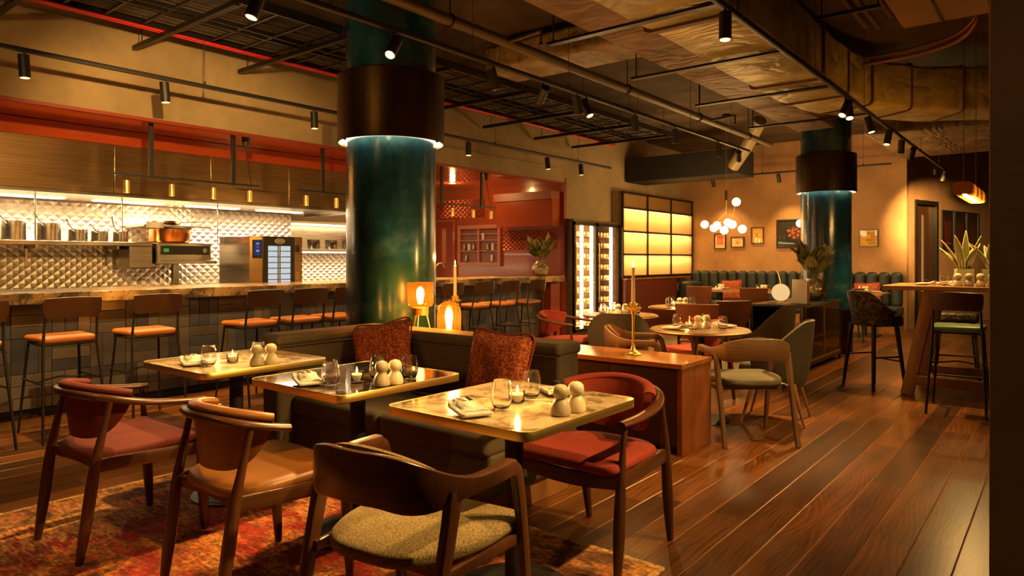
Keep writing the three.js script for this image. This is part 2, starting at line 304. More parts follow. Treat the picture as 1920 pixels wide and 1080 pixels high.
// ================================================================ THE ROOM
const toView = (x, y, z) => { const t = -x * 0.62768 - z * 0.77847, r = x * 0.77847 - z * 0.62768; return [960 + FOCAL * r / t, 487 - FOCAL * (y - 1.32) / t, t]; };
const floor = struct('floor', BX(-11, 4, -0.15, -0.021, -21, 3), S(lin(0.02, 0.012, 0.008), 0.9), 'dark wooden plank floor');
{
  const W = 0.178, L = 2.6, geos = [];
  for (let v = 0; v < 24; v++) {   // six boards of the texture, four lengthwise shifts
    const col = v % 6, dv = Math.floor(v / 6) * 0.61, w = W / 2, c = 0.004;
    const sec = [[-w, -0.02], [w, -0.02], [w, -0.0022], [w - c, 0], [-w + c, 0], [-w, -0.0022]];
    const P = [], U = [];
    const put = (x, y, z) => { P.push(x, y, z); U.push(col * W + w + x, z + dv); };
    for (let i = 0; i < 6; i++) { const [a, b] = sec[i], [d, e] = sec[(i + 1) % 6]; put(a, b, 0); put(a, b, -L); put(d, e, 0); put(d, e, 0); put(a, b, -L); put(d, e, -L); }
    const g = new THREE.BufferGeometry(); g.setAttribute('position', new THREE.Float32BufferAttribute(P.map((q, i) => q), 3)); g.setAttribute('uv', new THREE.Float32BufferAttribute(U, 2));
    g.computeVertexNormals();
    const n = g.attributes.normal; let up = 0; for (let i = 18; i < 24; i++) up += n.getY(i);
    if (up < 0) { const p = g.attributes.position, q = g.attributes.uv; for (let i = 0; i < p.count; i += 3) { const s = [p.getX(i + 1), p.getY(i + 1), p.getZ(i + 1), q.getX(i + 1), q.getY(i + 1)]; p.setXYZ(i + 1, p.getX(i + 2), p.getY(i + 2), p.getZ(i + 2)); q.setXY(i + 1, q.getX(i + 2), q.getY(i + 2)); p.setXYZ(i + 2, s[0], s[1], s[2]); q.setXY(i + 2, s[3], s[4]); } g.computeVertexNormals(); }
    geos.push(g);
  }
  const all = [];
  for (let i = -33; i <= 26; i++) {
    const x = -1.087 + (i + 0.5) * W; let z = 2.9 - rr(0, L);
    for (; z > -20.5; z -= L) {
      let best = 1e9; for (let k = 0; k <= 8; k++) { const [px, py, t] = toView(x, 0, z - L * k / 8); if (t > 0.3 && px > 0 && px < 1900 && py < 1080 && t < best) best = t; }
      all.push({ x, z, best, v: Math.floor(rnd() * 24) });
    }
  }
  all.sort((a, b) => a.best - b.best);
  const rest = [];
  all.forEach((p, k) => {
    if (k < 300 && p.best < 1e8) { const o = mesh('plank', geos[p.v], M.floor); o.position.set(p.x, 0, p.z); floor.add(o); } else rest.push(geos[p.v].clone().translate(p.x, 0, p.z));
  });
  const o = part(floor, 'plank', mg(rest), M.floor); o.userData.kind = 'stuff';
}
struct('ceiling', BX(-11, 4, 3.75, 3.9, -21, 3), M.ceiling, 'dark exposed concrete ceiling slab');
// bar wall: plaster above the opening with a slightly proud lower band, pier beyond it
struct('wall_left', [BX(-7.0, -6.8, 2.72, 3.75, -9.85, 3), BX(-6.8, -6.765, 2.66, 2.9, -9.85, 3, 0.004), ].map((g) => tri(g)), M.plaster, 'warm plaster wall above the bar opening');
struct('wall_far_left', [BX(-7.0, -6.8, 2.04, 3.75, -14.6, -9.95), BX(-7.0, -6.8, 2.74, 3.75, -9.95, -9.85), BX(-7.0, -6.8, 0, 2.04, -14.6, -11.45)].map((g) => tri(g)), M.plaster, 'warm plaster wall beyond the bar');
struct('wall_back', [BX(-7.0, -2.32, 0, 3.75, -14.8, -14.6)], M.plasterBack, 'terracotta coloured plaster wall behind the banquette');
{ // wall beyond, turned 15 degrees, with a doorway
  const g = new THREE.Group(); const m = [];
  const L = [[0, 0.26, 0, 3.75], [0.26, 1.22, 2.47, 3.75], [1.22, 5.6, 0, 3.75]];
  for (const [a, b, y0, y1] of L) m.push(BX(-0.16, 0, y0, y1, -b, -a));
  const o = struct('wall_rear_left', m, M.plasterBack, 'plaster wall with dark door and three tall prints'); o.position.set(-2.33, 0, -14.8); o.rotation.y = -0.265;
  const d = thing('wooden_door', 'dark wooden door with narrow vertical glazed slot beside the tall prints', 'door', [-2.33, 0, -14.8], -0.265);
  part(d, 'door_frame', [BX(-0.08, 0.03, 0, 2.47, -0.33, -0.26), BX(-0.08, 0.03, 0, 2.47, -1.22, -1.15), BX(-0.08, 0.03, 2.39, 2.47, -1.15, -0.33)], M.blackMetal);
  const lf = part(d, 'door_leaf', [BX(-0.09, -0.05, 0.01, 2.38, -0.66, -0.34), BX(-0.09, -0.05, 0.01, 2.38, -1.14, -0.78), BX(-0.09, -0.05, 0.01, 0.7, -0.78, -0.66), BX(-0.09, -0.05, 2.2, 2.38, -0.78, -0.66)], M.walnutDark);
  part(lf, 'glass_slot', BX(-0.075, -0.068, 0.7, 2.2, -0.78, -0.66), glow(WARM, 0.35), 'lit glass slot');
}
struct('wall_end', BX(-4, 4, 0, 3.75, -20.2, -20), M.plasterBack, 'far end wall');
struct('wall_right', BX(3.5, 3.7, 0, 3.75, -21, 3), M.darkWall, 'dark wall on the right');
struct('wall_front', BX(-11, 4, 0, 3.75, 2.6, 2.8), M.darkWall, 'dark wall behind the viewer');
struct('wall_near_right', [BX(-0.163, 1.6, 0, 3.75, -2.40, -2.25, 0.004)], M.nearWall, 'dark painted wall end close by on the right');

// ---------------------------------------------------------------- round columns with bronze collars
function column(x, z, r, label, seg = 64) {
  const t = thing('column', label, 'column', [x, 0, z]);
  const s = part(t, 'shaft', new THREE.CylinderGeometry(r, r, 3.75 - 0.62, seg, 1, true).translate(0, 0.62 + (3.75 - 0.62) / 2, 0), M.patina);
  { const uv = s.geometry.attributes.uv; for (let i = 0; i < uv.count; i++) uv.setXY(i, uv.getX(i) * 2, uv.getY(i) * 2.4); }
  part(t, 'base_sleeve', LA([[0, 0], [r + 0.012, 0], [r + 0.012, 0.62], [r, 0.625], [0, 0.625]], seg), M.bronze);
  const R = r * 1.19;
  const c = part(t, 'collar', LA([[r, 2.83], [R - 0.01, 2.83], [R, 2.82], [R, 2.29], [R - 0.012, 2.28], [R - 0.014, 2.76], [r, 2.76]], seg), M.bronze, 'bronze sheet collar');
  { const uv = c.geometry.attributes.uv; for (let i = 0; i < uv.count; i++) uv.setXY(i, uv.getX(i) * 3, uv.getY(i)); }
  part(c, 'light_ring', new THREE.TorusGeometry((r + R) / 2 + 0.006, 0.016, 8, seg).rotateX(PI / 2).translate(0, 2.312, 0), M.ring, 'glowing ring under the collar');
  const k = 4; for (let i = 0; i < k; i++) { const a = (i + 0.5) / k * 2 * PI, q = (r + R) / 2 + 0.006; pointLamp(t, [q * Math.cos(a), 2.29, q * Math.sin(a)], 0.02, WARM, 1.5); }
  return t;
}
column(-4.39, -3.84, 0.37, 'large blue-green patinated round column with bronze collar behind the sofa');
column(-2.71, -10.59, 0.34, 'farther blue-green round column with bronze collar behind the plant cabinet');

// ---------------------------------------------------------------- kitchen behind the bar
function quilt(w, h, a = 0.15, b = 0.1, d = 0.02) {   // embossed diamond sheet in the xy plane
  const P = [];
  const nx = Math.round(w / a), ny = Math.round(h / b); a = w / nx; b = h / ny;
  const tr = (...q) => q.forEach((p) => P.push(...p));
  for (let j = 0; j <= 2 * ny; j++) for (let i = 0; i <= nx; i++) {
    const cx = i * a + (j % 2 ? a / 2 : 0), cy = j * b / 2; if (cx > w + 1e-6) continue;
    const c = (x, y, z) => [clamp(x, 0, w), clamp(y, 0, h), z];
    const ap = c(cx, cy, d), l = c(cx - a / 2, cy, 0), r = c(cx + a / 2, cy, 0), u = c(cx, cy + b / 2, 0), n = c(cx, cy - b / 2, 0);
    if (cx - a / 2 > -a && cy + b / 2 > 0) { tr(ap, u, l); tr(ap, r, u); tr(ap, n, r); tr(ap, l, n); }
  }
  const g = new THREE.BufferGeometry(); g.setAttribute('position', new THREE.Float32BufferAttribute(P, 3)); g.computeVertexNormals(); return clean(g);
}
struct('wall_kitchen', [BX(-9.0, -8.822, 0, 3.75, -5.8, 3)], S(lin(0.5, 0.46, 0.4), 0.6), 'kitchen wall');
struct('wall_alcove', [BX(-10.4, -10.22, 0, 3.75, -10, -5.65), BX(-10.22, -9.0, 0, 3.75, -5.8, -5.65)], S(lin(0.5, 0.46, 0.4), 0.6), 'back kitchen wall');
struct('wall_bar_end', BX(-10.4, -6.8, 0, 2.74, -9.95, -9.85), M.red, 'gloss red lacquered wall at the end of the bar');
struct('ceiling_bar', [BX(-10.4, -6.8, 2.66, 2.72, -9.85, 3)], M.red, 'gloss red soffit over the bar');
struct('trim_1', [BX(-6.82, -6.755, 2.63, 2.66, -9.85, 3), BX(-6.82, -6.755, 0, 2.66, -9.87, -9.81), ], M.redMatt, 'thin red frame around the bar opening');
{
  const t = thing('backsplash', 'embossed diamond pattern steel backsplash behind the pot shelf', 'backsplash', [-8.82, 0, 0]);
  for (const [z0, z1] of [[-0.9, -2.55], [-2.55, -4.2], [-4.2, -5.78]]) part(t, 'quilted_panel', quilt(Math.abs(z1 - z0), 1.05, 0.112, 0.093, 0.017).rotateY(PI / 2).translate(0, 0.92, z0), M.quilt);
}
{
  const h = thing('extractor_hood', 'long mirror steel extractor hood with red top edge over the kitchen', 'hood', [0, 0, 0]);
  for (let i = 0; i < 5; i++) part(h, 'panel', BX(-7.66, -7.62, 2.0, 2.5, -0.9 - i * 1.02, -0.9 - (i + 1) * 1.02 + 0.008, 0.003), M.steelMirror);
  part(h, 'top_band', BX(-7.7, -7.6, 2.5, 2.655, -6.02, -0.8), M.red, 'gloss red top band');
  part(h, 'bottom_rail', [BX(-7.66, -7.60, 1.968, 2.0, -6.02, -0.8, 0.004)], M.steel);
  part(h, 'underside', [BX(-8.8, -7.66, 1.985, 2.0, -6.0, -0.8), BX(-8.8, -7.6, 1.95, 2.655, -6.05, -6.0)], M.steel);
  for (const [z0, z1] of [[-1.1, -1.7], [-2.0, -2.75], [-3.05, -3.8], [-4.1, -4.75], [-5.05, -5.7]]) part(h, 'light_fitting', BX(-8.52, -8.38, 1.976, 1.987, z1, z0, 0.003), M.kitchenLed, 'glowing strip light');
  rectLamp(scene, 5.0, 0.14, 46, KITCHEN, [-8.42, 1.95, -3.4], [-8.47, 0, -3.4]);
}
{ // bright back-kitchen alcove right of the oven
  const a = thing('pass_unit', 'brightly lit steel pass shelf in the back kitchen beside the oven', 'shelf unit', [0, 0, 0]);
  part(a, 'lower_panel', quilt(3.2, 0.55, 0.13, 0.1).rotateY(PI / 2).translate(-10.21, 0.9, -6.1), M.quilt);
  part(a, 'shelf', BX(-10.2, -9.75, 1.46, 1.5, -9.4, -6.0, 0.005), M.steel);
  part(a, 'upper_shelf', BX(-10.2, -9.75, 1.92, 1.96, -9.4, -6.0, 0.005), M.steel);
  part(a, 'back_sheet', BX(-10.21, -10.2, 1.5, 1.92, -9.4, -6.0), M.steel);
  for (const y of [1.455, 1.915]) part(a, 'light_strip', BX(-9.9, -9.84, y - 0.02, y, -9.0, -6.2), M.kitchenLed, 'glowing strip under a shelf');
  rectLamp(scene, 2.6, 0.06, 24, KITCHEN, [-9.86, 1.425, -7.5], [-9.95, 0, -7.5]);
  rectLamp(scene, 2.6, 0.06, 24, KITCHEN, [-9.86, 1.885, -7.5], [-9.95, 0, -7.5]);
  for (let i = 0; i < 7; i++) one('steel_container', LA([[0, 0], [0.09, 0], [0.1, 0.16], [0.094, 0.16], [0.085, 0.01], [0, 0.01]], 20), M.steel, ['first', 'second', 'third', 'fourth', 'fifth', 'sixth', 'seventh'][i] + ' steel container from the left on the back kitchen pass shelf', 'container', [-9.95, 1.5, -6.25 - i * 0.36], 0, 'steel containers on the pass shelf');
}
{ // end wall fittings
  const d = thing('red_door', 'red lacquered door with narrow glazed slot at the end of the bar', 'door', [0, 0, -9.85]);
  part(d, 'leaf', [BX(-10.0, -9.74, 0, 2.06, 0.0, 0.03), BX(-9.6, -9.4, 0, 2.06, 0.0, 0.03), BX(-9.74, -9.6, 0, 1.25, 0, 0.03), BX(-9.74, -9.6, 1.95, 2.06, 0, 0.03)], M.redMatt);
  part(d, 'glazed_slot', BX(-9.74, -9.6, 1.25, 1.95, 0.0, 0.012), PH(lin(0.5, 0.16, 0.06), 0.08));
  part(d, 'frame', [BX(-10.07, -10.0, 0, 2.12, 0, 0.05), BX(-9.4, -9.34, 0, 2.12, 0, 0.05), BX(-10.0, -9.4, 2.06, 2.12, 0, 0.05)], M.red);
  const w = thing('display_hatch', 'glazed red framed hatch with shelves in the red wall', 'display cabinet', [0, 0, -9.85]);
  part(w, 'frame', [BX(-9.26, -9.2, 1.2, 1.98, 0, 0.06), BX(-8.24, -8.18, 1.2, 1.98, 0, 0.06), BX(-9.2, -8.24, 1.2, 1.27, 0, 0.06), BX(-9.2, -8.24, 1.91, 1.98, 0, 0.06), BX(-8.75, -8.71, 1.27, 1.91, 0, 0.05)], S(lin(0.5, 0.16, 0.09), 0.3));
  part(w, 'back_board', BX(-9.2, -8.24, 1.27, 1.91, 0, 0.01), S(lin(0.20, 0.055, 0.03), 0.35));
  for (const y of [1.48, 1.68, 1.8]) part(w, 'shelf', BX(-9.2, -8.24, y, y + 0.015, 0.01, 0.045), S(lin(0.55, 0.22, 0.13), 0.4));
  [[-9.1, 1.495], [-8.98, 1.495], [-8.86, 1.495], [-8.62, 1.695], [-8.5, 1.495], [-8.38, 1.495], [-9.05, 1.285], [-8.4, 1.285]].forEach(([x, y], i) => one('storage_jar', LA([[0, 0], [0.026, 0], [0.028, 0.02], [0.028, 0.11], [0.02, 0.13], [0, 0.132]], 14), i % 2 ? M.white : M.steel, ORD[i] + ' jar standing in the red framed hatch', 'jar', [x, y, -9.82], 0, 'jars in the red framed hatch'));
  const q = thing('quilted_frieze', 'embossed diamond panel above the red hatch', 'wall panel', [-9.9, 2.125, -9.85]);
  part(q, 'sheet', quilt(1.3, 0.36, 0.12, 0.09), S(lin(0.62, 0.14, 0.06), 0.2, 0.8));
  const h = thing('red_hood', 'gloss red extractor hood on the end wall of the bar', 'hood', [0, 0, -9.85]);
  part(h, 'band', BX(-8.1, -6.82, 2.36, 2.5, 0, 0.34), M.redMatt);
  part(h, 'body', BX(-8.06, -6.82, 1.9, 2.36, 0, 0.3), M.red);
  const p = thing('quilted_splash', 'small embossed diamond panel under the red hood', 'wall panel', [-8.14, 1.5, -9.85]);
  part(p, 'sheet', quilt(1.2, 0.36, 0.1, 0.075), S(lin(0.62, 0.2, 0.1), 0.22, 0.8));
  const c = thing('ceiling_spot', 'small round recessed downlight in the red bar ceiling', 'downlight', [-8.35, 2.66, -8.7]);
  part(c, 'rim', new THREE.TorusGeometry(0.07, 0.012, 8, 24).rotateX(PI / 2), M.steel); part(c, 'lens', CY(0.062, 0.062, 0.008, 0, -0.008, 0), M.lens); pointLamp(c, [0, -0.06, 0], 3, WARM, 2);
}
// pot shelf, pots, pass with copper pan, salamander grill, oven
{
  const s = thing('wall_shelf', 'long steel wall shelf holding pots over the diamond backsplash', 'shelf', [0, 0, 0]);
  part(s, 'board', BX(-8.8, -8.3, 1.475, 1.52, -3.62, -0.9, 0.006), M.steel);
  for (const z of [-1.4, -2.5, -3.3]) part(s, 'bracket', [BX(-8.8, -8.45, 1.44, 1.475, z - 0.012, z + 0.012), BX(-8.8, -8.775, 1.25, 1.475, z - 0.012, z + 0.012)], M.steel);
  [-2.44, -3.28, -4.4].forEach((z, i) => one('hanging_rod', CY(0.007, 0.007, 0.465, 0, 0, 0, 8), M.steel, ['left', 'middle', 'right'][i] + ' thin steel rod between the pot shelf and the hood', 'rod', [-8.29, 1.52, z], 0, 'thin steel rods under the hood'));
  part(s, 'end_bracket', BX(-8.78, -8.3, 1.22, 1.475, -3.62, -3.36, 0.01), M.steel);
}
function pot(z, r, h, label, handle = 1, x = -8.5) {
  const t = thing('saucepan', label, 'saucepan', [x, 1.52, z], 0, 'steel pans on the kitchen shelf');
  part(t, 'body', LA([[0, 0], [r * 0.94, 0], [r, 0.012], [r, h], [r + 0.004, h + 0.003], [r - 0.004, h], [r - 0.006, 0.01], [0, 0.01]], 28), M.steel);
  part(t, 'handle', tubeR([[r * 0.7, h * 0.75, r * 0.5], [r + 0.05, h * 0.9, r * 0.7 + 0.02], [r + 0.09, h + 0.06, r + 0.05], [r + 0.12, h + 0.1 * handle, r + 0.08]], 0.008, 14, 6), M.steel);
}
pot(-1.95, 0.11, 0.16, 'leftmost steel saucepan on the kitchen shelf'); pot(-2.3, 0.12, 0.2, 'tall steel saucepan left of the first hanging rod');
pot(-2.62, 0.12, 0.19, 'large steel saucepan in the middle of the kitchen shelf'); pot(-2.9, 0.1, 0.13, 'short steel saucepan right of the large one');
pot(-3.12, 0.09, 0.12, 'small steel saucepan near the second hanging rod', 0.7); pot(-3.34, 0.085, 0.12, 'small steel saucepan with upright handle at the shelf end', 1.6);
{
  const g = thing('salamander_grill', 'steel countertop grill with black control strip on the kitchen pass', 'grill', [0, 0, 0]);
  part(g, 'body', BX(-8.7, -8.22, 1.3, 1.52, -4.28, -3.64, 0.01), M.steel);
  const cp = part(g, 'control_panel', BX(-8.22, -8.205, 1.38, 1.485, -4.25, -3.67, 0.003), M.black);
  part(cp, 'knob', new THREE.CylinderGeometry(0.03, 0.034, 0.03, 20).rotateZ(-PI / 2).translate(-8.19, 1.432, -4.18), M.steel);
  part(cp, 'display', BX(-8.2055, -8.2035, 1.412, 1.452, -3.76, -3.70), new THREE.MeshStandardMaterial({ color: 0x000000, emissive: lin(0.1, 0.6, 0.05), emissiveIntensity: 0.5 }));
  part(g, 'tray', BX(-8.72, -8.16, 1.27, 1.31, -4.32, -3.635, 0.006), M.steel);
  part(g, 'leg', BX(-8.5, -8.44, 0.92, 1.27, -3.99, -3.92, 0.004), M.steel);
  part(g, 'support', BX(-8.8, -8.5, 1.285, 1.31, -4.2, -3.6), M.steel);
  const c = thing('copper_pan', 'large orange copper pan standing on the grill', 'pan', [-8.45, 1.52, -3.88]);
  part(c, 'bowl', LA([[0, 0], [0.2, 0], [0.225, 0.02], [0.235, 0.17], [0.24, 0.175], [0.228, 0.17], [0.215, 0.02], [0, 0.015]], 36), S(lin(0.85, 0.34, 0.10), 0.22, 1));
  part(c, 'rim', new THREE.TorusGeometry(0.237, 0.008, 8, 36).rotateX(PI / 2).translate(0, 0.172, 0), M.black);
  const l = thing('copper_lid_pan', 'shallow copper pan on the shelf over the orange pan', 'pan', [-8.45, 1.73, -3.85]);
  part(l, 'bowl', LA([[0, 0], [0.13, 0], [0.17, 0.05], [0.168, 0.055], [0.128, 0.008], [0, 0.008]], 30), S(lin(0.85, 0.5, 0.22), 0.2, 1));
  part(l, 'handle', bar([0.1, 0.04, -0.12], [0.14, 0.05, -0.34], 0.02, 0.01), M.steel);
  const s = thing('small_shelf', 'short steel shelf above the grill', 'shelf', [0, 0, 0]);
  part(s, 'board', BX(-8.8, -8.25, 1.705, 1.73, -4.3, -3.5, 0.004), M.steel); part(s, 'label_plate', BX(-8.25, -8.245, 1.69, 1.76, -3.72, -3.52), M.white);
}
{
  const o = thing('combi_oven', 'steel kitchen oven with lit glass door and blue screen', 'oven', [0, 0, 0]);
  part(o, 'cabinet', BX(-8.35, -7.64, 0.9, 1.61, -5.16, -4.45, 0.01), M.steel, 'brushed steel casing');
  const fr = part(o, 'front_frame', BX(-7.64, -7.615, 0.9, 1.61, -5.17, -4.44, 0.004), M.steelMirror);
  const dr = part(o, 'door', [BX(-7.615, -7.59, 0.92, 1.605, -5.04, -4.99), BX(-7.615, -7.59, 0.92, 1.605, -4.67, -4.62), BX(-7.615, -7.59, 1.49, 1.605, -4.99, -4.67), BX(-7.615, -7.59, 0.92, 0.95, -4.99, -4.67)], M.black);
  part(dr, 'lit_interior', BX(-7.614, -7.606, 0.95, 1.49, -4.99, -4.67), glow(lin(0.78, 0.92, 1), 0.75), 'white lit oven chamber');
  for (let i = 0; i < 7; i++) part(dr, 'rack', BX(-7.606, -7.598, 1.0 + i * 0.07, 1.012 + i * 0.07, -4.985, -4.675), M.steel);
  part(dr, 'rack_post', [BX(-7.604, -7.594, 0.95, 1.49, -4.845, -4.83), BX(-7.604, -7.594, 0.95, 1.49, -4.82, -4.805)], M.steel);
  part(dr, 'glass', BX(-7.593, -7.59, 0.95, 1.49, -4.99, -4.67), M.glass);
  part(fr, 'touch_screen', BX(-7.615, -7.605, 1.34, 1.56, -4.6, -4.48), M.black);
  const sc = drawn(64, 128, (x, w, h) => { x.fillStyle = '#123a6e'; x.fillRect(0, 0, w, h); x.fillStyle = '#7db4f0'; x.fillRect(18, 16, 28, 14); x.fillRect(18, 80, 28, 16); x.fillStyle = '#c02a3a'; x.fillRect(20, 44, 24, 18); });
  part(fr, 'screen', new THREE.PlaneGeometry(0.09, 0.17).rotateY(PI / 2).translate(-7.6045, 1.46, -4.54), new THREE.MeshStandardMaterial({ color: 0, emissive: 0xffffff, emissiveMap: sc, emissiveIntensity: 0.8 }));
  const lg = drawn(128, 64, (x, w, h) => { x.fillStyle = '#0b0a0a'; x.fillRect(0, 0, w, h); x.fillStyle = '#e9e4dc'; x.beginPath(); x.ellipse(64, 32, 56, 27, 0, 0, 7); x.fill(); x.fillStyle = '#15100e'; x.beginPath(); x.ellipse(64, 32, 49, 21, 0, 0, 7); x.fill(); x.fillStyle = '#f2eee8'; x.font = 'bold 26px sans-serif'; x.textAlign = 'center'; x.fillText('UNOX', 64, 41); });
  part(dr, 'badge', new THREE.PlaneGeometry(0.16, 0.075).rotateY(PI / 2).translate(-7.5885, 1.55, -4.83), S(0xffffff, 0.4, 0, { map: lg }));
  const tp = drawn(64, 256, (x, w, h) => { x.fillStyle = '#8a6a48'; x.fillRect(0, 0, w, h); x.translate(32, 128); x.rotate(-PI / 2); x.fillStyle = '#c79a66'; x.font = 'bold 46px sans-serif'; x.textAlign = 'center'; x.fillText('TOP', 0, 16); });
  part(fr, 'lettering', new THREE.PlaneGeometry(0.08, 0.3).rotateY(PI / 2).translate(-7.6148, 1.12, -5.105), S(0xffffff, 0.4, 0.3, { map: tp }));
  part(fr, 'latch', BX(-7.615, -7.6, 1.42, 1.5, -5.12, -5.07), M.black);
}
{ // kitchen worktop (mostly hidden behind the counter)
  const w = thing('kitchen_worktop', 'steel worktop against the diamond backsplash', 'worktop', [0, 0, 0]);
  part(w, 'top', BX(-8.8, -7.6, 0.86, 0.9, -6.0, -0.8, 0.006), M.steel); part(w, 'cabinet', BX(-8.8, -7.7, 0, 0.86, -6.0, -0.8), M.steel);
  const w2 = thing('back_worktop', 'steel worktop in the back kitchen', 'worktop', [0, 0, 0]); part(w2, 'top', BX(-10.2, -9.4, 0.86, 0.9, -9.8, -6.0, 0.006), M.steel); part(w2, 'cabinet', BX(-10.2, -9.5, 0, 0.86, -9.8, -6.0), M.steel);
}
// ---------------------------------------------------------------- bar counter
{
  const b = thing('bar_counter', 'long bar counter with stone top and glazed basket-weave tiles', 'bar', [0, 0, 0]);
  part(b, 'carcass', BX(-7.3, -6.815, 0.06, 0.955, -9.46, 1.5), S(lin(0.06, 0.05, 0.042), 0.8), 'dark grout');
  part(b, 'plinth', BX(-7.3, -6.86, 0, 0.06, -9.46, 1.5), M.blackMatt);
  part(b, 'worktop', BX(-7.42, -6.5, 0.955, 1.052, -9.46, 1.5, 0.012), M.granite, 'mottled brown stone top');
  const tints = [[0.19, 0.185, 0.20], [0.27, 0.25, 0.25], [0.13, 0.14, 0.18], [0.31, 0.27, 0.24], [0.17, 0.195, 0.27], [0.23, 0.20, 0.19]].map((c) => PH(lin(...c), 0.16, { map: T.grime, bumpMap: T.grime, bumpScale: 0.004 }));
  const q = 0.298, g1 = B(0.014, q / 3 - 0.004, q - 0.004, 0, 0, 0, 0.004), g2 = B(0.014, q - 0.004, q / 3 - 0.004, 0, 0, 0, 0.004);
  const list = [];
  for (let i = 0; i < 36; i++) {
    const z = 1.45 - (i + 0.5) * q;
    for (let j = 0; j < 3; j++) { const y = 0.955 - (j + 0.5) * q; for (let k = -1; k <= 1; k++) list.push((i + j) % 2 ? [g1, y + k * q / 3, z] : [g2, y, z + k * q / 3]); }
  }
  list.forEach((e) => { const [px, , t] = toView(-6.81, e[1], e[2]); e.d = px > 0 && t > 0 && !(px > 660 && px < 812) ? t : 99; });
  list.sort((a, c) => a.d - c.d);
  const rest = [];
  list.forEach(([g, y, z, ], k) => {
    const tx = rr(-0.012, 0.012), tz = rr(-0.02, 0.02);
    if (k < 300) { const o = mesh('tile', g, tints[Math.floor(rnd() * 6)]); o.position.set(-6.808 + rr(-0.0015, 0.0015), y, z); o.rotation.set(0, tx, tz); b.add(o); } else rest.push(g.clone().translate(-6.808, y, z));
  });
  part(b, 'tile', mg(rest), tints[1]).userData.kind = 'stuff';
  part(b, 'end_panel', BX(-6.86, -6.6, 0, 0.955, -9.46, -9.2, 0.004), M.redMatt, 'red end panel');
  const f = thing('bar_tap', 'slim curved chrome tap on the bar counter near the candle', 'tap', [-7.3, 1.052, -7.25]);
  part(f, 'spout', tubeR([[0, 0, 0], [0, 0.16, 0], [0.01, 0.21, -0.05], [0.02, 0.21, -0.12], [0.03, 0.15, -0.15]], 0.011, 20, 8), M.steel); part(f, 'base', CY(0.025, 0.022, 0.02), M.steel);
}
// ================================================================ FURNITURE
const spline = (pts, n) => new THREE.CatmullRomCurve3(pts.map((p) => V(...p))).getPoints(n);
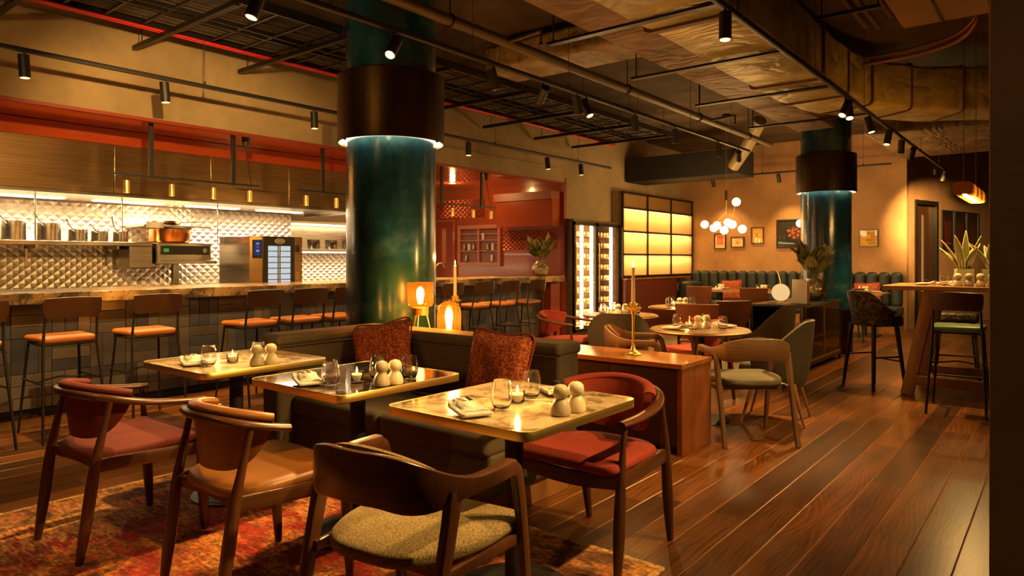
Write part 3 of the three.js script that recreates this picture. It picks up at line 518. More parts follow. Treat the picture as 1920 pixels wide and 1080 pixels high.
// --- armchair with turned legs, curved arm rail and upholstered back (front towards -z)
function elbowChair(name, label, seatMat, wood, pos, turn, group, short = false) {
  const t = thing(name, label, 'armchair', pos, turn, group);
  let rail = [[-0.285, 0.640, -0.235], [-0.295, 0.650, -0.10], [-0.285, 0.672, 0.06], [-0.225, 0.700, 0.19], [-0.12, 0.714, 0.255], [0, 0.718, 0.275], [0.12, 0.714, 0.255], [0.225, 0.700, 0.19], [0.285, 0.672, 0.06], [0.295, 0.650, -0.10], [0.285, 0.640, -0.235]];
  if (short) rail = rail.slice(2, 9).map(([x, y, z], i) => (i === 0 || i === 6 ? [x * 0.985, y - 0.002, 0.035] : [x, y, z]));
  part(t, 'arm_rail', tri(sweep(spline(rail, 48), (q) => { const c = Math.abs(q - 0.5) * 2; const w = 0.034 + 0.026 * ss(0.25, 0.75, c) - 0.012 * ss(0.9, 1, c), h = 0.036 - 0.008 * ss(0.3, 0.9, c); return ell(w / 2, h / 2, 12); }), 'z'), wood);
  for (const s of [-1, 1]) {
    part(t, 'leg', tri(sweep([V(s * 0.275, 0, -0.245), V(s * 0.277, 0.2, -0.235), V(s * 0.28, short ? 0.36 : 0.43, -0.222), V(s * (short ? 0.28 : 0.286), short ? 0.445 : 0.64, short ? -0.222 : -0.205)], (q) => ell(0.013 + 0.012 * Math.sin(PI * clamp(q * 1.15 + 0.06)), undefined, 12), { up: V(0, 0, 1), n: 16 })), wood);
    part(t, 'leg', tri(sweep([V(s * 0.228, 0, 0.295), V(s * 0.232, 0.2, 0.265), V(s * 0.238, 0.43, 0.232), V(s * 0.245, 0.69, 0.175)], (q) => ell(0.013 + 0.012 * Math.sin(PI * clamp(q * 1.05 + 0.06)), undefined, 12), { up: V(0, 0, 1), n: 16 })), wood);
  }
  // curved seat rails
  part(t, 'seat_rail', [
    tri(sweep(spline([[-0.275, 0.405, -0.23], [-0.13, 0.392, -0.25], [0, 0.388, -0.255], [0.13, 0.392, -0.25], [0.275, 0.405, -0.23]], 16), rrect(0.024, 0.062, 0.005), { crease: 0.6 }), 'x'),
    tri(sweep(spline([[-0.236, 0.41, 0.225], [0, 0.40, 0.19], [0.236, 0.41, 0.225]], 12), rrect(0.022, 0.045, 0.005), { crease: 0.6 }), 'x'),
    ...[-1, 1].map((s) => tri(sweep(spline([[s * 0.277, 0.405, -0.23], [s * 0.262, 0.41, 0], [s * 0.238, 0.415, 0.235]], 10), rrect(0.022, 0.06, 0.005), { crease: 0.6 }), 'z')),
  ], wood);
  const out = roundedPoly([[-0.29, -0.275], [0.29, -0.275], [0.235, 0.25], [-0.235, 0.25]], [0.06, 0.06, 0.17, 0.17], 6);
  part(t, 'seat', cushion(out, 0.425, 0.47, 0.012, (x, z) => 0.018 * (x * x / 0.08) * ss(0.1, -0.25, z) - 0.02 * ss(0.05, 0.22, z) * 0.4 - 0.012 * ss(-0.18, -0.28, z)), seatMat);
  // back pad: shield hanging from the rail and rolled over it
  const pad = shell((u, v) => {
    const th = mix(-1.22, 1.22, u), k = Math.abs(th) / 1.22, low = mix(0.505, 0.675, Math.pow(k, 4.2)), topY = mix(0.752, 0.716, k * k), y = mix(low, topY, v);
    const lean = 0.035 * (0.72 - y) / 0.22, R = 0.262 - lean * 0.8;
    return V(Math.sin(th) * R * 1.02, y, -0.005 + Math.cos(th) * R);
  }, 26, 8, (u, v) => -0.034 - 0.018 * Math.sin(PI * v) * Math.sin(PI * u));
  part(t, 'back_pad', [tri(pad), tri(sweep(Array.from({ length: 27 }, (_, i) => { const th = mix(-1.22, 1.22, i / 26), k = Math.abs(th) / 1.22; return V(Math.sin(th) * 0.252, mix(0.744, 0.708, k * k), -0.005 + Math.cos(th) * 0.252); }), (q) => ell(0.028, 0.018, 10)), 'x')], seatMat);
  return t;
}
const chairGroup = 'wooden armchairs at the three square tables';
elbowChair('dining_armchair', 'maroon upholstered wooden armchair at the leftmost square table', M.maroon, M.walnut, [-3.545, 0.006, -1.42], 0.04, chairGroup);
elbowChair('dining_armchair', 'tan leather seated wooden armchair at the dark middle table', M.tan, M.walnut, [-2.60, 0.006, -1.565], -0.03, chairGroup, true);
elbowChair('dining_armchair', 'bright red upholstered wooden armchair between the front table and the console', M.redVelvet, M.walnut, [-1.69, 0.006, -2.70], PI - 0.03, chairGroup);

// --- sculpted armchair: wide bent back running into arms and flat legs
function bentChair(name, label, seatMat, wood, pos, turn, padMat, group) {
  const t = thing(name, label, 'armchair', pos, turn, group);
  const pts = spline([[-0.285, 0.655, -0.14], [-0.290, 0.655, -0.02], [-0.275, 0.655, 0.11], [-0.225, 0.668, 0.205], [-0.12, 0.685, 0.262], [0, 0.69, 0.28], [0.12, 0.685, 0.262], [0.225, 0.668, 0.205], [0.275, 0.655, 0.11], [0.290, 0.655, -0.02], [0.285, 0.655, -0.14]], 60);
  const hh = (q) => { const c = Math.abs(q - 0.5) * 2; return 0.155 - 0.107 * ss(0.25, 0.72, c); };
  pts.forEach((p, i) => { const c = Math.abs(i / 60 - 0.5) * 2; p.y = 0.676 - hh(i / 60) / 2 + 0.085 * ss(0.72, 0.12, c); });
  part(t, 'back_and_arms', tri(sweep(pts, (q) => { const c = Math.abs(q - 0.5) * 2; return rrect(0.026 + 0.02 * ss(0.45, 0.8, c), hh(q), 0.008); }, { crease: 0.7 }), 'x'), wood);
  for (const s of [-1, 1]) {
    part(t, 'leg', tri(sweep(spline([[s * 0.286, 0.648, -0.12], [s * 0.287, 0.635, -0.158], [s * 0.286, 0.58, -0.18], [s * 0.28, 0.3, -0.232], [s * 0.272, 0, -0.262]], 22), (q) => rrect(0.034 - 0.006 * q, 0.05 - 0.018 * q, 0.007), { up: V(0, 0, 1), crease: 0.7 })), wood);
    part(t, 'leg', tri(sweep(spline([[s * 0.262, 0.645, 0.135], [s * 0.265, 0.55, 0.16], [s * 0.262, 0.3, 0.225], [s * 0.262, 0, 0.31]], 20), (q) => rrect(0.034 - 0.004 * q, 0.058 - 0.022 * q, 0.007), { up: V(0, 0, 1), crease: 0.7 })), wood);
  }
  part(t, 'seat_rail', [bar([-0.25, 0.398, 0.13], [0.25, 0.398, 0.13], 0.022, 0.04), bar([-0.265, 0.398, -0.2], [0.265, 0.398, -0.2], 0.022, 0.04), bar([-0.268, 0.398, -0.21], [-0.245, 0.398, 0.2], 0.022, 0.034), bar([0.268, 0.398, -0.21], [0.245, 0.398, 0.2], 0.022, 0.034)].map((g) => tri(g, 'x')), wood);
  const out = roundedPoly([[-0.265, -0.28], [0.265, -0.28], [0.268, 0.05], [0.16, 0.25], [-0.16, 0.25], [-0.268, 0.05]], [0.05, 0.05, 0.13, 0.12, 0.12, 0.13], 6);
  part(t, 'seat', cushion(out, 0.415, 0.462, 0.014), seatMat);
  if (padMat) part(t, 'back_pad', tri(shell((u, v) => { const th = mix(-0.95, 0.95, u), k = Math.abs(th) / 0.95, top = mix(0.768, 0.70, k * k), low = mix(0.615, 0.64, k * k), R = 0.262; return V(Math.sin(th) * R, mix(low, top, v), 0.0 + Math.cos(th) * R); }, 20, 6, (u, v) => -0.02 - 0.012 * Math.sin(PI * u) * Math.sin(PI * v))), padMat);
  return t;
}
bentChair('sculpted_armchair', 'dark bent-wood armchair with speckled tweed seat in the front row', M.tweed, M.walnut, [-1.655, 0.006, -1.545], 0.12, M.tweed);
bentChair('sculpted_armchair', 'wooden armchair with sage seat standing behind the console end', M.sage, M.oakGrey, [-1.87, 0, -5.08], 0.735, M.sage);
bentChair('sculpted_armchair', 'wooden armchair partly hidden behind the brass candlestick', M.maroon, M.oakGrey, [-2.80, 0, -5.18], -1.15, M.brown);
elbowChair('dining_armchair', 'red armchair with wooden arms on the far side of the round table', M.redVelvet, M.walnut, [-2.80, 0, -6.26], 1.25, 'armchairs among the round tables');
elbowChair('dining_armchair', 'red wooden armchair peeking over the sofa beside the wine fridge', M.redVelvet, M.walnut, [-4.27, 0, -6.2], -1.4, 'armchairs among the round tables');

// --- tub chairs
function tubChair(label, mat, wood, pos, turn, h = 0.82) {
  const t = thing('tub_chair', label, 'chair', pos, turn, 'upholstered tub chairs at the round tables');
  part(t, 'shell', tri(shell((u, v) => {
    const th = mix(-2.15, 2.15, u), k = Math.abs(th) / 2.15, top = mix(h, 0.54, Math.pow(ss(0.2, 1, k), 1.0)), y = mix(0.30, top, v), R = mix(0.215, 0.295, Math.sqrt(v)) ;
    return V(Math.sin(th) * R, y, Math.cos(th) * R * (th > 1.57 || th < -1.57 ? 1.05 : 1));
  }, 36, 10, (u, v) => -0.05 + 0.02 * v)), mat);
  part(t, 'seat', cushion(roundedPoly([[-0.235, -0.27], [0.235, -0.27], [0.235, 0.2], [-0.235, 0.2]], [0.08, 0.08, 0.2, 0.2], 6), 0.34, 0.47, 0.012), mat);
  for (const [sx, sz] of [[-1, -1], [1, -1], [-1, 1], [1, 1]]) part(t, 'leg', tri(rod([sx * 0.16, 0.33, sz * 0.15], [sx * 0.23, 0, sz * 0.24], 0.019, 0.010, 12)), wood);
  return t;
}
tubChair('olive grey tub chair with round wooden legs beside the sage-seated chair', M.olive, M.oak, [-1.87, 0, -5.80], 1.75, 0.83);
tubChair('dark olive tub chair seen from behind beyond the brass candlestick', M.olive, M.walnutDark, [-3.3, 0, -5.7], 0.5, 0.83);
tubChair('taupe tub chair seen side-on next to the black cabinet', M.taupe, M.walnut, [-2.45, 0, -7.28], 1.6, 0.86);

// --- plain leather dining chair
function plainChair(label, mat, seat, pos, turn) {
  const t = thing('dining_chair', label, 'chair', pos, turn, 'leather dining chairs in the rear of the room');
  part(t, 'backrest', tri(shell((u, v) => { const x = mix(-0.22, 0.22, u); return V(x * mix(0.92, 1, v), mix(0.5, 0.86, v), 0.235 + 0.05 * v - 0.5 * x * x); }, 10, 6, -0.04)), mat);
  part(t, 'seat', cushion(roundedPoly([[-0.23, -0.23], [0.23, -0.23], [0.21, 0.22], [-0.21, 0.22]], 0.07, 5), 0.41, 0.465, 0.014), seat);
  for (const [sx, sz] of [[-1, -1], [1, -1]]) part(t, 'leg', rod([sx * 0.18, 0.42, sz * 0.18], [sx * 0.21, 0, sz * 0.22], 0.015, 0.009), M.black);
  for (const sx of [-1, 1]) part(t, 'leg', sweep([V(sx * 0.2, 0, 0.27), V(sx * 0.19, 0.42, 0.215), V(sx * 0.19, 0.62, 0.24)], ell(0.012), { up: V(1, 0, 0) }), M.black);
  return t;
}
plainChair('brown leather chair back just behind the round table with glasses', M.brown, M.brown, [-3.03, 0, -6.93], 0.3);
plainChair('brown leather chair one row behind, between the round tables', M.brown, M.brown, [-3.08, 0, -7.66], 0.9);
plainChair('brown leather chair at the banquette table nearest the corner', M.brown, M.orange, [-4.95, 0, -11.45], 0.15);
plainChair('brown leather chair with orange seat turned towards the second banquette table', M.brown, M.orange, [-4.05, 0, -11.3], 0.5);
plainChair('brown leather chair with orange seat right of the far column', M.brown, M.orange, [-2.80, 0, -12.2], 0.35);

// --- bar stools: wooden back, leather seat, thin black legs (front towards -z)
function barStool(label, seat, pos, turn, group) {
  const t = thing('bar_stool', label, 'bar stool', pos, turn, group);
  part(t, 'seat', cushion(roundedPoly([[-0.20, -0.21], [0.20, -0.21], [0.185, 0.17], [-0.185, 0.17]], 0.05, 4), 0.70, 0.742, 0.012, (x, z) => 0.02 * (x * x / 0.04) * 0.5), seat);
  part(t, 'backrest', tri(shell((u, v) => { const x = mix(-0.195, 0.195, u) * mix(0.82, 1, Math.sin(PI * (0.12 + 0.6 * v))); return V(x, mix(0.895, 1.045, v) - 0.25 * x * x, 0.262 + 0.02 * v - 1.2 * x * x); }, 14, 5, -0.014), 'x'), M.walnutDark);
  for (const s of [-1, 1]) {
    part(t, 'leg', sweep([V(s * 0.215, 0, 0.30), V(s * 0.178, 0.70, 0.17), V(s * 0.165, 1.0, 0.222)], ell(0.0105, undefined, 8), { up: V(1, 0, 0) }), M.blackMetal);
    part(t, 'leg', rod([s * 0.17, 0.70, -0.17], [s * 0.215, 0, -0.25], 0.0105, 0.009, 8), M.blackMetal);
  }
  part(t, 'seat_frame', [rod([-0.175, 0.692, 0.16], [0.175, 0.692, 0.16], 0.009), rod([-0.172, 0.692, -0.17], [0.172, 0.692, -0.17], 0.009), rod([-0.176, 0.692, 0.165], [-0.172, 0.692, -0.17], 0.009), rod([0.176, 0.692, 0.165], [0.172, 0.692, -0.17], 0.009)], M.blackMetal);
  part(t, 'footrest', [rod([-0.2, 0.27, -0.22], [0.2, 0.27, -0.22], 0.009), rod([-0.2, 0.42, 0.22], [-0.2, 0.42, -0.205], 0.008), rod([0.2, 0.42, 0.22], [0.2, 0.42, -0.205], 0.008), tubeR([[-0.2, 0.42, 0.1], [-0.1, 0.42, 0.0], [0, 0.43, -0.03], [0.1, 0.42, 0.0], [0.2, 0.42, 0.1]], 0.007, 16, 6)], M.blackMetal);
  return t;
}
[[-1.33, 'cut off by the left picture edge'], [-1.93, 'first whole one from the left at the bar'], [-2.545, 'second whole one from the left at the bar'], [-3.495, 'third whole one, nearest the dark sofa wing'], [-3.99, 'fourth whole one, just left of the big column'], [-4.46, 'half hidden behind the left side of the big column'], [-5.98, 'half hidden behind the lit amber bottle lamp'], [-6.56, 'first one right of the white taper candle'], [-7.1, 'second one right of the white taper candle'], [-7.68, 'last one at the right end of the bar']]
  .forEach(([z, w]) => barStool('orange seated bar stool ' + w, M.orange, [-5.96, 0, z], PI / 2 + rr(-0.05, 0.05), 'bar stools along the tiled bar'));
barStool('green seated bar stool at the tall wooden table', M.green, [-0.735, 0, -7.12], 0.03);

// --- the upholstered sofa with a wing on the left
{
  const t = thing('sofa', 'long taupe upholstered sofa behind the three square tables', 'sofa', [0, 0, 0]);
  part(t, 'plinth', BX(-3.98, -2.24, 0, 0.13, -3.30, -2.715, 0.004), M.oak);
  part(t, 'seat_base', BX(-4.0, -2.2, 0.13, 0.36, -3.2, -2.56, 0.03), M.taupe);
  for (const [a, b] of [[-3.84, -3.02], [-3.012, -2.2]]) part(t, 'seat_cushion', BX(a, b, 0.34, 0.46, -3.16, -2.53, 0.035), M.taupe);
  part(t, 'backrest', [BX(-4.03, -2.2, 0.30, 0.80, -3.355, -3.15, 0.03), BX(-4.035, -2.19, 0.775, 0.85, -3.37, -3.13, 0.03)], M.taupe);
  part(t, 'wing', [BX(-4.04, -3.85, 0.13, 0.80, -3.2, -2.44, 0.03), BX(-4.05, -3.835, 0.775, 0.848, -3.2, -2.43, 0.03)], M.taupe);
  part(t, 'piping', [sweep([V(-3.84, 0.775, -3.128), V(-2.2, 0.775, -3.128)], ell(0.006, undefined, 6)), sweep([V(-3.833, 0.775, -3.15), V(-3.833, 0.775, -2.45)], ell(0.006, undefined, 6))], M.taupe);
}
function scatterCushion(label, [x, y, z], rx, ry, rz, s = 0.43) {
  const t = new THREE.Group(); t.name = numbered('scatter_cushion'); t.position.set(x, y, z); t.rotation.set(rx, ry, rz, 'YXZ'); scene.add(t); tag(t, label, 'cushion', 'patterned rust cushions');
  const N = 16, P = [], ix = [];
  for (const sd of [1, -1]) for (let j = 0; j <= N; j++) for (let i = 0; i <= N; i++) {
    const u = i / N * 2 - 1, v = j / N * 2 - 1, pinch = 1 - 0.07 * (1 - u * u) * 0 - 0.06 * (1 - Math.abs(v)) * Math.abs(u) ** 3 - 0, pv = 1 - 0.06 * (1 - Math.abs(u)) * Math.abs(v) ** 3;
    const th = 0.075 * Math.pow((1 - u ** 4) * (1 - v ** 4), 0.45) + 0.006 * Math.sin(5 * u + 3 * v) * (1 - u * u) * (1 - v * v);
    P.push(u * s / 2 * pinch, v * s / 2 * pv, sd * th);
  }
  const K = (N + 1) * (N + 1);
  for (let j = 0; j < N; j++) for (let i = 0; i < N; i++) { const a = j * (N + 1) + i; ix.push(a, a + 1, a + N + 1, a + 1, a + N + 2, a + N + 1, K + a, K + a + N + 1, K + a + 1, K + a + 1, K + a + N + 1, K + a + N + 2); }
  const g = new THREE.BufferGeometry(); g.setAttribute('position', new THREE.Float32BufferAttribute(P, 3)); g.setIndex(ix); g.computeVertexNormals();
  part(t, 'cover', tri(g), M.cushion);
  const e = s / 2 - 0.002; part(t, 'piping', sweep([[-1, -1], [0, -0.95], [1, -1], [0.95, 0], [1, 1], [0, 0.95], [-1, 1], [-0.95, 0], [-1, -1]].map(([a, b]) => V(a * e, b * e, 0)), ell(0.006, undefined, 6), { n: 48, up: V(0, 0, 1) }), M.cushion);
  return t;
}
scatterCushion('rust patterned cushion leaning on the sofa between the left and middle tables', [-3.52, 0.69, -3.005], -0.25, 0.28, 0.2);
scatterCushion('rust patterned cushion leaning on the sofa behind the front marble table', [-2.52, 0.685, -3.0], -0.2, -0.02, -0.03, 0.44);

// --- square tables
function squareTable(label, top, pos) {
  const t = thing('square_table', label, 'table', pos, 0, 'brass-edged square tables in front of the sofa');
  const w = 0.70, d = 0.74, o = (k) => roundedPoly([[-w / 2 + k, -d / 2 + k], [w / 2 - k, -d / 2 + k], [w / 2 - k, d / 2 - k], [-w / 2 + k, d / 2 - k]], 0.055 - k, 6);
  part(t, 'table_top', prism(o(0.002), 0.718, 0.75), top);
  const ring = o(0.001).map(([x, z]) => V(x, 0.7345, z)); ring.push(ring[0].clone());
  part(t, 'brass_edge', sweep(ring, rrect(0.005, 0.034, 0.002), { crease: 0.6 }), M.brass);
  part(t, 'underside', prism(o(0.03), 0.708, 0.718), M.blackMatt);
  part(t, 'pedestal', [CY(0.037, 0.037, 0.68, 0, 0.025, 0, 28)], M.black);
  part(t, 'top_plate', B(0.34, 0.012, 0.34, 0, 0.699, 0), M.black);
  part(t, 'base_disc', LA([[0, 0], [0.235, 0], [0.235, 0.008], [0.205, 0.010], [0.203, 0.014], [0.175, 0.016], [0.172, 0.021], [0.14, 0.023], [0.137, 0.028], [0.1, 0.03], [0.04, 0.034], [0, 0.034]], 48), M.black);
  return t;
}
squareTable('leftmost brass-edged square table with pale marble top', M.marble, [-3.655, 0.006, -2.05]);
squareTable('middle brass-edged square table with dark polished top', M.marbleDark, [-2.68, 0.006, -2.13]);
squareTable('front brass-edged square table with pale marble top', M.marble, [-1.71, 0.006, -2.135]);
// --- carpet
{
  const g = prism(roundedPoly([[-4.3, -2.7], [-1.33, -2.7], [-1.33, 0.4], [-4.3, 0.4]], 0.02, 2), 0, 0.006);
  const p = g.attributes.position, uv = g.attributes.uv; for (let i = 0; i < p.count; i++) uv.setXY(i, (p.getX(i) + 4.3) / 2.97, (p.getZ(i) + 2.7) / 3.1);
  one('rug', g, M.rug, 'faded red and ochre patterned carpet under the square tables', 'rug');
}
// --- low wooden console and shelf behind the sofa
{
  const t = thing('console', 'low cherry wood console with candlestick behind the sofa', 'console', [0, 0, 0]);
  part(t, 'top', tri(BX(-4.28, -1.995, 0.585, 0.62, -4.78, -4.28, 0.004), 'x'), M.consoleTop);
  part(t, 'end_panel', tri(BX(-2.035, -2.0, 0, 0.585, -4.77, -4.29), 'y'), M.cherry);
  part(t, 'end_panel', tri(BX(-4.27, -4.235, 0, 0.585, -4.77, -4.29), 'y'), M.cherry);
  for (let i = 0; i < 4; i++) part(t, 'front_panel', tri(BX(-4.235 + i * 0.55, -4.235 + (i + 1) * 0.55 - 0.006, 0.05, 0.58, -4.345, -4.325)), M.walnutDark);
  part(t, 'plinth', BX(-4.2, -2.06, 0, 0.05, -4.75, -4.34), M.blackMatt);
  const l = thing('lamp_ledge', 'narrow ledge right behind the sofa back carrying the amber lamps', 'shelf', [0, 0, 0]);
  part(l, 'board', tri(BX(-3.95, -3.0, 0.68, 0.71, -3.80, -3.375, 0.004), 'x'), M.walnutDark);
  part(l, 'support', [BX(-3.93, -3.9, 0, 0.68, -3.78, -3.39), BX(-3.05, -3.02, 0, 0.68, -3.78, -3.39)], M.walnutDark);
}
// --- round tables
function roundTable(label, pos, r, top, edge) {
  const t = thing('round_table', label, 'table', pos, 0, 'round pedestal tables');
  part(t, 'table_top', LA([[0, 0.722], [r - 0.012, 0.722], [r, 0.731], [r, 0.744], [r - 0.004, 0.75], [0, 0.75]], 56), top);
  part(t, 'edge_band', new THREE.TorusGeometry(r - 0.001, 0.008, 8, 64).rotateX(PI / 2).translate(0, 0.735, 0), edge);
  part(t, 'pedestal', CY(0.04, 0.04, 0.70, 0, 0.022, 0, 20), M.black);
  part(t, 'base_disc', LA([[0, 0], [0.24, 0], [0.24, 0.008], [0.2, 0.012], [0.16, 0.02], [0.05, 0.03], [0, 0.03]], 36), M.black);
  return t;
}
const RT = [[-2.37, 0, -5.42], [-3.63, 0, -6.30], [-3.66, 0, -7.82]];
roundTable('round table with glasses and napkins just behind the console', RT[0], 0.40, M.oakGrey, M.brassDull);
roundTable('round table in front of the lit wine fridge', RT[1], 0.385, M.walnut, M.brassDull);
roundTable('round table farther back between the two rows of brown chairs', RT[2], 0.385, M.walnut, M.brassDull);
function banquetteTable(label, x, z) {
  const t = thing('banquette_table', label, 'table', [x, 0, z], 0, 'small tables along the channelled banquette');
  part(t, 'table_top', prism(roundedPoly([[-0.34, -0.36], [0.34, -0.36], [0.34, 0.36], [-0.34, 0.36]], 0.03, 3), 0.72, 0.75), M.oak);
  part(t, 'pedestal', CY(0.035, 0.035, 0.70, 0, 0.02, 0, 16), M.black); part(t, 'base_plate', B(0.44, 0.02, 0.44, 0, 0.01, 0, 0.005), M.black);
}
const BT = [[-5.15, -12.75], [-4.35, -12.75], [-2.72, -13.1]];
banquetteTable('banquette table nearest the lit grid screen', ...BT[0]); banquetteTable('banquette table in front of the globe lamp', ...BT[1]); banquetteTable('banquette table right of the far column', ...BT[2]);
// --- channelled banquette
{
  const t = thing('banquette', 'long teal banquette with vertical channels along the back wall', 'banquette', [0, 0, 0]);
  part(t, 'kick_panel', BX(-6.45, -2.36, 0, 0.30, -14.55, -13.78), M.oak);
  part(t, 'seat', BX(-6.5, -2.34, 0.30, 0.46, -14.5, -13.72, 0.05), M.teal);
  const n = 20, w = (6.5 - 2.36) / n;
  for (let i = 0; i < n; i++) part(t, 'channel', B(w - 0.004, 0.66, 0.2, -6.5 + (i + 0.5) * w, 0.76, -14.47, 0.085), M.teal);
  part(t, 'arm', BX(-6.5, -6.2, 0.3, 0.86, -14.4, -13.7, 0.1), M.teal);
}
[['rust cushion on the banquette behind the corner table', -5.5, 0.1], ['rust cushion on the banquette just left of the globe lamp', -3.75, -0.1], ['rust cushion on the banquette right of the far column', -2.9, 0.15]].forEach(([l, x, a]) => scatterCushion(l, [x, 0.68, -14.18], -0.25, a, 0.05, 0.42));
// --- black glazed cabinet by the far column
{
  const t = thing('display_cabinet', 'black cabinet with glass side and open shelf by the far column', 'cabinet', [0, 0, 0]);
  const x0 = -3.02, x1 = -2.37, z0 = -8.39, z1 = -10.0;
  part(t, 'top', BX(x0, x1, 0.755, 0.785, z1, z0, 0.004), S(lin(0.05, 0.045, 0.032), 0.2));
  for (const [x, z] of [[x0, z0], [x1, z0], [x0, z1], [x1, z1]]) part(t, 'post', B(0.03, 0.755, 0.03, x + (x < -2.7 ? 0.015 : -0.015), 0.3775, z + (z > -9 ? -0.015 : 0.015)), M.blackMetal);
  part(t, 'bottom', BX(x0, x1, 0.06, 0.10, z1, z0), M.blackMetal);
  part(t, 'shelf', BX(x0 + 0.02, x1 - 0.02, 0.42, 0.44, z1 + 0.02, z0 - 0.02), M.blackMetal);
  part(t, 'back', BX(x0, x0 + 0.015, 0.10, 0.755, z1, z0), M.blackMatt);
  part(t, 'drawer_front', BX(x0 + 0.05, x1 - 0.06, 0.30, 0.42, z0 - 0.02, z0 - 0.005), M.cherry, 'reddish wooden drawer front');
  part(t, 'door_pane', BX(x1 - 0.008, x1 - 0.004, 0.10, 0.755, z1 + 0.03, z0 - 0.03), M.smokeGlass);
  part(t, 'door_rail', [BX(x1 - 0.012, x1 + 0.004, 0.10, 0.125, z1 + 0.03, z0 - 0.03), BX(x1 - 0.012, x1 + 0.004, 0.1, 0.755, -9.21, -9.18)], M.brassDull);
  for (let i = 0; i < 5; i++) one('bottle', LA([[0, 0], [0.035, 0], [0.037, 0.01], [0.037, 0.17], [0.014, 0.22], [0.013, 0.28], [0, 0.28]], 16), i % 2 ? M.smokeGlass : M.brown, ['first', 'second', 'third', 'fourth', 'fifth'][i] + ' bottle from the front on the glass cabinet shelf', 'bottle', [-2.55, 0.10 + (i > 2 ? 0.34 : 0), -8.65 - i * 0.22], 0, 'bottles inside the black cabinet');
}
// --- tall communal table at the right
{
  const t = thing('high_table', 'tall wooden communal table with slanted legs on the right', 'table', [0, 0, 0]);
  part(t, 'table_top', tri(BX(-1.44, 1.2, 1.02, 1.065, -8.62, -7.68, 0.006), 'x'), M.oak);
  for (const x of [-1.2, 0.95]) for (const s of [-1, 1]) part(t, 'leg', tri(sweep([V(x - 0.02 * (x < 0 ? 1 : -1), 0, -8.15 + s * 0.46), V(x + 0.16 * (x < 0 ? 1 : -1), 1.02, -8.15 + s * 0.3)], rrect(0.11, 0.07, 0.006), { up: V(0, 0, 1), crease: 0.5 })), M.oak);
  part(t, 'stretcher', [tri(BX(-1.16, 0.95, 0.10, 0.19, -7.73, -7.67, 0.004), 'x'), tri(BX(-1.16, 0.95, 0.10, 0.19, -8.63, -8.57, 0.004), 'x')], M.oak);
}
function leopardStool(label, pos, turn) {
  const t = thing('upholstered_stool', label, 'bar stool', pos, turn, 'leaf-patterned upholstered stools at the tall table');
  part(t, 'back_shell', tri(shell((u, v) => { const th = mix(-1.7, 1.7, u), k = Math.abs(th) / 1.7, top = mix(1.0, 0.80, ss(0.3, 1, k)); return V(Math.sin(th) * mix(0.2, 0.25, v), mix(0.66, top, v), Math.cos(th) * mix(0.19, 0.26, v)); }, 24, 8, -0.04)), M.leopard);
  part(t, 'seat', cushion(roundedPoly([[-0.2, -0.22], [0.2, -0.22], [0.2, 0.18], [-0.2, 0.18]], [0.07, 0.07, 0.17, 0.17], 5), 0.64, 0.74, 0.012), M.leopard);
  for (const [sx, sz] of [[-1, -1], [1, -1], [-1, 1], [1, 1]]) part(t, 'leg', sweep([V(sx * 0.15, 0.66, sz * 0.14), V(sx * 0.205, 0, sz * 0.2)], (q) => rrect(0.036 - 0.012 * q, 0.036 - 0.012 * q, 0.004), { up: V(0, 0, 1), crease: 0.5 }), M.black);
  part(t, 'footrest', [rod([-0.185, 0.28, -0.18], [0.185, 0.28, -0.18], 0.009), rod([-0.185, 0.33, 0.17], [-0.185, 0.33, -0.17], 0.009), rod([0.185, 0.33, 0.17], [0.185, 0.33, -0.17], 0.009)], M.blackMetal);
}
leopardStool('dark leaf-patterned upholstered stool at the left end of the tall table', [-1.56, 0, -7.92], -0.62);
leopardStool('leaf-patterned upholstered stool behind the tall table leg', [-0.95, 0, -9.0], PI + 0.15);
leopardStool('leaf-patterned upholstered stool at the far side behind the green seat', [-0.35, 0, -9.0], PI - 0.1);
// ================================================================ TABLEWARE
const glassGeo = () => LA([[0, 0.002], [0.026, 0.002], [0.036, 0.02], [0.041, 0.05], [0.037, 0.085], [0.031, 0.112], [0.0298, 0.112], [0.0355, 0.084], [0.0392, 0.05], [0.034, 0.022], [0.024, 0.012], [0, 0.012]], 28);
const gGlass = glassGeo();
M.solidGlass = PH(0xffffff, 0.02, { transmission: 1, thickness: 0.004, ior: 1.5 });
function tumbler(label, [x, y, z], group) { return one('stemless_glass', gGlass, M.solidGlass, label, 'glass', [x, y, z], 0, group); }
const gShaker = LA([[0, 0], [0.033, 0], [0.0375, 0.006], [0.037, 0.022], [0.031, 0.042], [0.022, 0.056], [0.0175, 0.061], [0.0235, 0.066], [0.0295, 0.076], [0.0305, 0.086], [0.028, 0.098], [0.019, 0.108], [0.008, 0.1122], [0, 0.113]], 28);
const gShakerB = gShaker.clone(), gHoles = mg([0, 1, 2].map((i) => new THREE.SphereGeometry(0.0022, 6, 5).translate(0.006 * Math.cos(i * 2.1), 0.1122, 0.006 * Math.sin(i * 2.1))));
function shaker(label, [x, y, z], m, group) { const t = thing('shaker', label, 'shaker', [x, y, z], rr(0, 6), group); part(t, 'body', gShaker, m); part(t, 'holes', gHoles, M.black); return t; }
const gNap = mg([cushion(roundedPoly([[-0.06, -0.088], [0.06, -0.088], [0.055, 0.088], [-0.055, 0.088]], 0.014, 3), 0.0005, 0.014, 0.004, (x, z) => 0.020 * Math.pow(Math.abs(z) / 0.088, 2) * (z > 0 ? 1 : 0.4)), tri(shell((u, v) => { const z = mix(-0.06, 0.086, v), x = mix(-0.056, 0.052, u); return V(x, 0.020 + 0.020 * Math.pow(Math.max(0, z) / 0.088, 2) + 0.007 * Math.sin(PI * u) + 0.003 * Math.sin(9 * u + 5 * v), z); }, 10, 8, 0.006))]);
